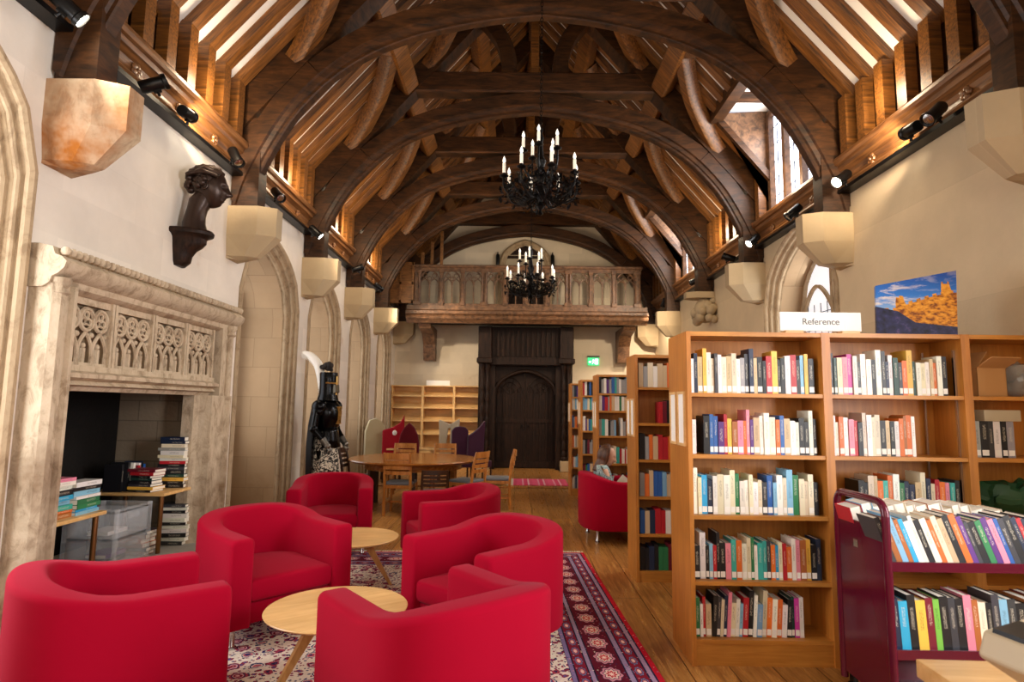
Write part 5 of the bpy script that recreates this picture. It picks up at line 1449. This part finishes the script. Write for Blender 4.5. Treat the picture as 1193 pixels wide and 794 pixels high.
# bronze head on its wall bracket
br = empty('wall_bracket', (XL, 5.46, 3.20), 0, 'dark wooden shelf bracket on the wall under the bronze head', 'bracket')
m = MB()
def dring(rx, ry, z): return [Vector((0, -ry, z))]+[Vector((rx*math.cos(a), ry*math.sin(a), z)) for a in [-PI/2+PI*k/14 for k in range(15)]]+[Vector((0, ry, z))]
m.grid([dring(.30, .18, 0), dring(.315, .19, -.02), dring(.31, .185, -.045), dring(.27, .15, -.06), dring(.25, .13, -.08), dring(.25, .12, -.12), dring(.215, .115, -.155), dring(.16, .11, -.185), dring(.12, .10, -.24), dring(.11, .09, -.30), dring(.06, .07, -.34)], False, True, caps=True)
m.build('shelf_board', M['blackoak'], br, smooth=True, ang=40)
bu = empty('bronze_head', (-3.00, 5.46, 3.201), R(14), 'dark bronze head with curled hair in profile on the wall bracket', 'sculpture')
S = 1.62
m = head_mesh(44, 1.15)
T = Matrix.Translation((.05, 0, .43)) @ Matrix.Rotation(R(8), 4, 'Y') @ Matrix.Scale(S, 4)
m.v = [tuple(T @ Vector(v)) for v in m.v]
rows = []
for t, (x, z, rx, ry) in enumerate([(-.06, 0, .11, .12), (-.07, .07, .10, .11), (-.065, .14, .09, .10), (-.05, .21, .09, .09), (-.03, .28, .095, .09), (0, .35, .09, .085), (.02, .42, .07, .07)]):
    rows.append([Vector((x+rx*math.cos(a), ry*math.sin(a), z+(-.03*math.cos(a) if t == 4 else 0))) for a in [2*PI*k/20 for k in range(20)]])
m.grid(rows, False, True, caps=True)
m.build('head_and_neck', M['bronze'], bu, smooth=True, ang=70)
m = MB(); rnd = random.Random(5)
m.ball((-.030*S, 0, .034*S), (.088*S, .083*S, .092*S), 12, T=T @ Matrix.Scale(1/S, 4))
for k in range(15):
    y0 = (k-7)/7*.088; pts = []
    for j in range(9):
        a = R(52)+R(124)*j/8; rr = .108+.006*math.sin(j*2+k)
        pts.append(T @ Vector((rr*math.cos(a)*.95-.012, y0*(1.05-.15*abs(math.cos(a)))+.008*math.sin(j*1.7+k), .01+rr*math.sin(a)*1.05*math.sqrt(max(.1, 1-(y0/.1)**2)))))
    m.tube(pts, [.012+.012*math.sin(PI*j/8)+.004*math.sin(j*2.3+k) for j in range(9)], 7)
for k in range(60):
    az = R(rnd.uniform(95, 265)); el = rnd.uniform(-.02, .085); q = math.sqrt(max(.05, 1-(el/.118)**2)); c = T @ Vector((-.008+.088*q*math.cos(az), .080*q*math.sin(az), el)); m.ball(c, rnd.uniform(.022, .04), 5)
for k in range(24):
    a = rnd.random()*2*PI; b = rnd.random(); c = T @ Vector((-.095-.02*b, .045*math.cos(a), .015+.05*math.sin(a))); m.ball(c, .028+.015*rnd.random(), 5)
m.build('curled_hair', M['bronze'], bu, smooth=True, ang=70)

# suit of armour
ar = empty('suit_of_armour', (-2.66, 8.42, 0), R(-14), 'black suit of armour with brocade skirt and long white plume before the alcoves', 'armour')
boxobj('plinth', M['blackoak'], -.28, .28, -.28, .28, 0, .12, ar, .01)
m = MB(); m.lathe([(.13, 1.70), (.125, 1.74), (.12, 1.80), (.122, 1.90), (.128, 2.02), (.12, 2.035), (0, 2.04)], 24, cap=False); m.lathe([(.15, 1.64), (.135, 1.70), (.13, 1.72)], 24); m.build('great_helm', M['armour'], ar, smooth=True, ang=35)
m = MB()
for z, w in ((1.885, .012),): m.tube([(.128*math.cos(a), .128*math.sin(a), z) for a in [R(-75)+R(150)*k/12 for k in range(13)]], .011, 6)
m.tube([(.13, 0, 1.72), (.132, 0, 1.98)], .008, 6)
m.build('gilt_visor_band', M['gold'], ar, smooth=True)
m = MB(); m.prism([(.10, 1.72), (.15, 1.76), (.14, 1.86), (.118, 1.87)], -.055, .055, 'y'); m.build('face_plate', plain('dull pewter', '#6d665a', .4, .8), ar)
m = MB()
rows = []
for z, rx, ry, cx in [(1.22, .13, .15, 0), (1.28, .15, .165, .01), (1.38, .175, .19, .02), (1.48, .18, .20, .02), (1.57, .16, .19, .01), (1.64, .11, .13, 0), (1.67, .08, .08, 0)]:
    rows.append([Vector((cx+rx*math.cos(a), ry*math.sin(a), z)) for a in [2*PI*k/24 for k in range(24)]])
m.grid(rows, False, True, caps=True); m.build('breastplate', M['armour'], ar, smooth=True, ang=50)
m = MB()
for (a, b, c, d) in ((-.032, -.022, 1.32, 1.55), (.022, .032, 1.32, 1.55), (-.022, .022, 1.43, 1.442), (-.048, .048, 1.545, 1.556), (-.048, .048, 1.315, 1.325), (-.005, .005, 1.37, 1.5)): m.box(.172, .208, a, b, c, d)
m.build('gilt_cross', M['gold'], ar)
for s in (-1, 1):
    m = MB(); m.ball((0, s*.215, 1.55), (.10, .09, .10), 10); m.ball((0, s*.235, 1.49), (.085, .07, .08), 8); m.build('pauldron', M['armour'], ar, smooth=True)
    m = MB(); m.bar((0, s*.245, 1.52), (-.02, s*.28, 1.26), .055, 12, .05); m.ball((-.02, s*.285, 1.25), .06, 8); m.bar((-.02, s*.285, 1.25), (.13, s*.24, 1.08), .05, 12, .038); m.build('arm_plates', M['armour'], ar, smooth=True)
    m = MB(); m.bar((.10, s*.245, 1.11), (.16, s*.235, 1.04), .05, 12, .042); m.ball((.175, s*.235, 1.02), (.045, .04, .05), 8)
    for q in range(4): m.tube([(.185, s*.235+(q-1.5)*.018, 1.0), (.21, s*.235+(q-1.5)*.018, .965), (.195, s*.235+(q-1.5)*.018, .935)], .010, 6)
    m.tube([(.17, s*.20, 1.02), (.19, s*.18, .985), (.20, s*.185, .965)], .011, 6); m.build('gauntlet', plain('worn steel', '#77736c', .35, .9), ar, smooth=True)
    m = MB(); m.bar((0, s*.1, .95), (.01, s*.1, .62), .085, 14, .07); m.ball((.02, s*.1, .60), .072, 8); m.bar((.01, s*.1, .58), (0, s*.1, .2), .065, 14, .048); m.prism([(-.06, .12), (.20, .12), (.17, .16), (.02, .22), (-.06, .2)], s*.1-.045, s*.1+.045, 'y'); m.build('leg_plates', M['armour'], ar, smooth=True, ang=50)
m = MB()
for s in (-1, 1):
    rows = []
    for j in range(8):
        a = R(-8)+R(80)*j/7; rows.append([Vector((r*math.cos(a), s*r*math.sin(a)*1.02, z)) for r, z in ((.155, 1.27), (.17, 1.2), (.19, 1.1), (.205, .99))])
    m.grid(rows)
o = m.build('tasset', M['armour'], ar, smooth=True); o.modifiers.new('s', 'SOLIDIFY').thickness = .008
m = MB()
rows = []
for z, r in ((1.2, .14), (1.05, .165), (.9, .18), (.75, .19), (.6, .20), (.55, .195)):
    rows.append([Vector(((r+.012*math.sin(a*9)*(1.2-z)*2)*math.cos(a), (r+.012*math.sin(a*9)*(1.2-z)*2)*math.sin(a), z+.03*math.sin(a+1) if z < .7 else z)) for a in [2*PI*k/60 for k in range(60)]])
m.grid(rows, False, True); m.build('brocade_skirt', M['brocade'], ar, smooth=True)
m = MB(); rows = []
for j in range(14):
    a = R(100)+R(160)*j/13; rows.append([Vector(((r+.012*math.sin(j*1.9))*math.cos(a), (r+.012*math.sin(j*1.9))*math.sin(a)*1.15, z)) for r, z in ((.12, 1.66), (.20, 1.55), (.235, 1.3), (.25, 1.0), (.24, .62))])
m.grid(rows); o = m.build('cape', plain('black cloth', '#0b0b0d', .9), ar, smooth=True); o.modifiers.new('s', 'SOLIDIFY').thickness = .01
m = MB(); rnd = random.Random(2)
for k in range(22): m.ball((-.05+rnd.uniform(-.05, .07), rnd.uniform(-.04, .04), 2.07+rnd.uniform(0, .09)), rnd.uniform(.025, .045), 5)
m.build('dark_crest', plain('dark feathers', '#2a2320', .9), ar, smooth=True, ang=90)
m = MB(); sp = catmull([(-.10, 0, 1.80), (-.13, .0, 2.0), (-.20, .02, 2.16), (-.33, .03, 2.28), (-.44, .04, 2.32)], 6)
m.tube(sp, [.03+.035*math.sin(PI*min(1, .15+k/(len(sp)-1)*.8)) for k in range(len(sp))], 8)
for k, p in enumerate(sp):
    for q in range(10):
        a = 2*PI*q/10; m.tube([p, p+Vector((-.025, .06*math.cos(a), .055*math.sin(a)-.02))], [.012, .003], 4)
m.build('white_plume', plain('white feathers', '#efeae0', .9), ar, smooth=True, ang=80)

# chandeliers
def chandelier():
    t = empty('chandelier', (0, 0, 0))
    m = MB(); m.lathe([(0, -.36), (.03, -.34), (.012, -.30), (.045, -.26), (.02, -.21), (.03, -.18), (.075, -.12), (.06, -.05), (.03, 0), (.05, .05), (.025, .1), (.04, .18), (.06, .24), (.03, .30), (.018, .45), (.03, .5), (.012, .56), (.02, .6)], 14); m.build('stem', M['iron'], t, smooth=True)
    arm = cand = bulb = None
    for ring, (n, Rr0, z0, zc) in enumerate(((8, .40, -.12, .05), (5, .19, .15, .36))):
        for k in range(n):
            a = 2*PI*(k+.3)/n+ring*.4
            if ring == 0 and k == 0 or ring == 1 and k == 0:
                m = MB(); pts = catmull([(.03, 0, z0), (Rr0*.4, 0, z0-.08), (Rr0*.8, 0, z0-.05), (Rr0, 0, z0+.05), (Rr0, 0, zc)], 5); m.tube(pts, .011, 6)
                m.tube(catmull([(Rr0*.45, 0, z0-.075), (Rr0*.55, 0, z0+.02), (Rr0*.7, 0, z0+.04), (Rr0*.68, 0, z0-.02)], 4), .008, 5)
                m.lathe([(.012, 0), (.045, .012), (.05, .02), (.02, .022), (.018, .05)], 10, Matrix.Translation((Rr0, 0, zc-.03)))
                arm = m.build('arm', M['iron'], t, smooth=True); arm.rotation_euler = (0, 0, a)
                m = MB(); m.lathe([(.017, 0), (.017, .115), (.012, .12)], 10); cand = m.build('candle', M['candle'], t, smooth=True, loc=(Rr0*math.cos(a), Rr0*math.sin(a), zc+.01))
                m = MB(); m.lathe([(.009, 0), (.018, .02), (.016, .04), (.008, .062), (.001, .078)], 10, Matrix.Translation((0, 0, .12))); bulb = m.build('flame_bulb', M['bulb'], cand, smooth=True)
            else:
                c = arm.copy(); C.objects.link(c); c.parent = t; c.rotation_euler = (0, 0, a)
                c = cand.copy(); C.objects.link(c); c.parent = t; c.location = (Rr0*math.cos(a), Rr0*math.sin(a), zc+.01)
                b = bulb.copy(); C.objects.link(b); b.parent = c
    m = MB(); rnd = random.Random(11)
    for k in range(420):
        a = rnd.random()*2*PI; r = .40*math.sqrt(rnd.uniform(.06, 1.15)); z = -.20+rnd.random()*.26-.10*abs(1-r/.25)*.3
        c = Vector((r*math.cos(a), r*math.sin(a), z)); s_ = rnd.uniform(.014, .03)
        u = Vector((rnd.uniform(-1, 1), rnd.uniform(-1, 1), rnd.uniform(-1, 1))).normalized(); w = u.cross(Vector((0, .3, 1))).normalized(); nn = u.cross(w)*.35
        m.add([c-u*s_*1.4, c+w*s_*.7+nn*s_, c+u*s_*1.4, c-w*s_*.7+nn*s_, c-nn*s_*.3], [(0, 1, 4), (1, 2, 4), (2, 3, 4), (3, 0, 4)])
    for k in range(24):
        a = 2*PI*k/24; m.tube(catmull([(.08*math.cos(a), .08*math.sin(a), -.14), (.2*math.cos(a+.2), .2*math.sin(a+.2), -.22), (.32*math.cos(a), .32*math.sin(a), -.12), (.30*math.cos(a-.1), .30*math.sin(a-.1), -.04)], 4), .006, 4)
    tag(m.build('iron_foliage', M['iron'], t), kind='stuff')
    return t
ch = chandelier()
def chain(t, z0, z1):
    m = MB(); z = z0; k = 0
    while z < z1:
        T = Matrix.Translation((0, 0, z)) @ Matrix.Rotation(PI/2*(k % 2), 4, 'Z')
        m.tube([T @ Vector((.014*math.cos(a), 0, .028*math.sin(a))) for a in [2*PI*j/8 for j in range(8)]], .005, 4, closed=True); z += .045; k += 1
    m.build('chain', M['iron'], t)
ch2 = copy_tree(ch)
for o, loc, sc, top, lab in ((ch, (.25, 6.33, 4.05), 1.04, 6.9, 'black wrought iron candle chandelier nearer to us, hanging before the second truss'), (ch2, (.26, 10.8, 3.88), 1.12, 6.3, 'smaller looking wrought iron chandelier farther away in front of the gallery')):
    o.location = loc; o.scale = (sc,)*3; tag(o, lab, 'chandelier', 'wrought iron chandeliers'); chain(o, .60, (top-loc[2])/sc)

# ================================================================ camera
cam = bpy.data.cameras.new('camera'); co = bpy.data.objects.new('camera', cam); C.objects.link(co)
f_, t_, y_, r_ = 690, .110, -.007, -.013
r0 = Vector((math.cos(y_), -math.sin(y_), 0)); f0 = Vector((math.sin(y_), math.cos(y_), 0)); Zv = Vector((0, 0, 1))
fw = f0*math.cos(t_)+Zv*math.sin(t_); up = -f0*math.sin(t_)+Zv*math.cos(t_)
Rv = r0*math.cos(r_)-up*math.sin(r_); Uv = r0*math.sin(r_)+up*math.cos(r_)
co.matrix_world = Matrix(((Rv.x, Uv.x, -fw.x, 0), (Rv.y, Uv.y, -fw.y, 0), (Rv.z, Uv.z, -fw.z, 1.59), (0, 0, 0, 1)))
cam.sensor_width = 36; cam.lens = 36*f_/1193; cam.clip_start = .05
cam.dof.use_dof = True; cam.dof.focus_distance = 5.0; cam.dof.aperture_fstop = 3.5
bpy.context.scene.camera = co

# ================================================================ light
def area(name, loc, rot, sx, sy, power, col=(1, 1, 1), spread=180):
    l = bpy.data.lights.new(name, 'AREA'); l.shape = 'RECTANGLE'; l.size = sx; l.size_y = sy; l.energy = power; l.color = col; l.spread = R(spread)
    o = bpy.data.objects.new(name, l); C.objects.link(o); o.location = loc; o.rotation_euler = rot; return o
DAY = (.97, .98, 1.0); WARM = (1, .84, .66)
area('daylight_window', (XL-.3, 2.75, 2.3), (0, -PI/2, 0), 2.6, 1.0, 60, DAY)
area('daylight_window', (XR+.3, 1.1, 2.3), (0, PI/2, 0), 2.4, 1.1, 190, DAY)
area('daylight_window', (XR+.40, 7.67, 2.6), (0, PI/2, 0), 2.0, 1.2, 22, DAY)
for h in LH[1:]: area('daylight_window', (XL-.7, (h[0]+h[1])/2, 2.1), (0, -PI/2, 0), 2.2, 1.2, 14, DAY)
for a, b in DORM: area('daylight_dormer', (XR-.02, (a+b)/2, 5.2), (0, PI/2, 0), .9, 1.2, 40, DAY)
area('rear_fill', (.24, YB+.15, 3.0), (PI/2, 0, 0), 4.5, 3.0, 80, (1, .95, .88))  # added fill light behind the camera; the back wall has no window
# warm fill points added above the cornices to brighten the roof, without fixtures
for y in (5.4, 7.7, 10.0, 12.2):
    for x in (XL+.25, XR-.25):
        l = bpy.data.lights.new('cornice_fill', 'POINT'); l.energy = 20; l.color = (1, .78, .52); l.shadow_soft_size = .12
        o = bpy.data.objects.new('cornice_fill', l); C.objects.link(o); o.location = (x+(.12 if x < 0 else -.12), y, 4.62)
w = bpy.data.worlds.new('sky'); bpy.context.scene.world = w; w.use_nodes = True
w.node_tree.nodes['Background'].inputs[0].default_value = (.75, .82, 1, 1); w.node_tree.nodes['Background'].inputs[1].default_value = .6
sc = bpy.context.scene
sc.view_settings.view_transform = 'Standard'; sc.view_settings.look = 'None'; sc.view_settings.gamma = 1; sc.view_settings.use_curve_mapping = False
sc.view_settings.exposure = 0.5
try:
    sc.cycles.use_denoising = True; sc.cycles.max_bounces = 8; sc.cycles.diffuse_bounces = 5; sc.cycles.sample_clamp_indirect = 4; sc.cycles.caustics_reflective = False; sc.cycles.caustics_refractive = False
except Exception: pass
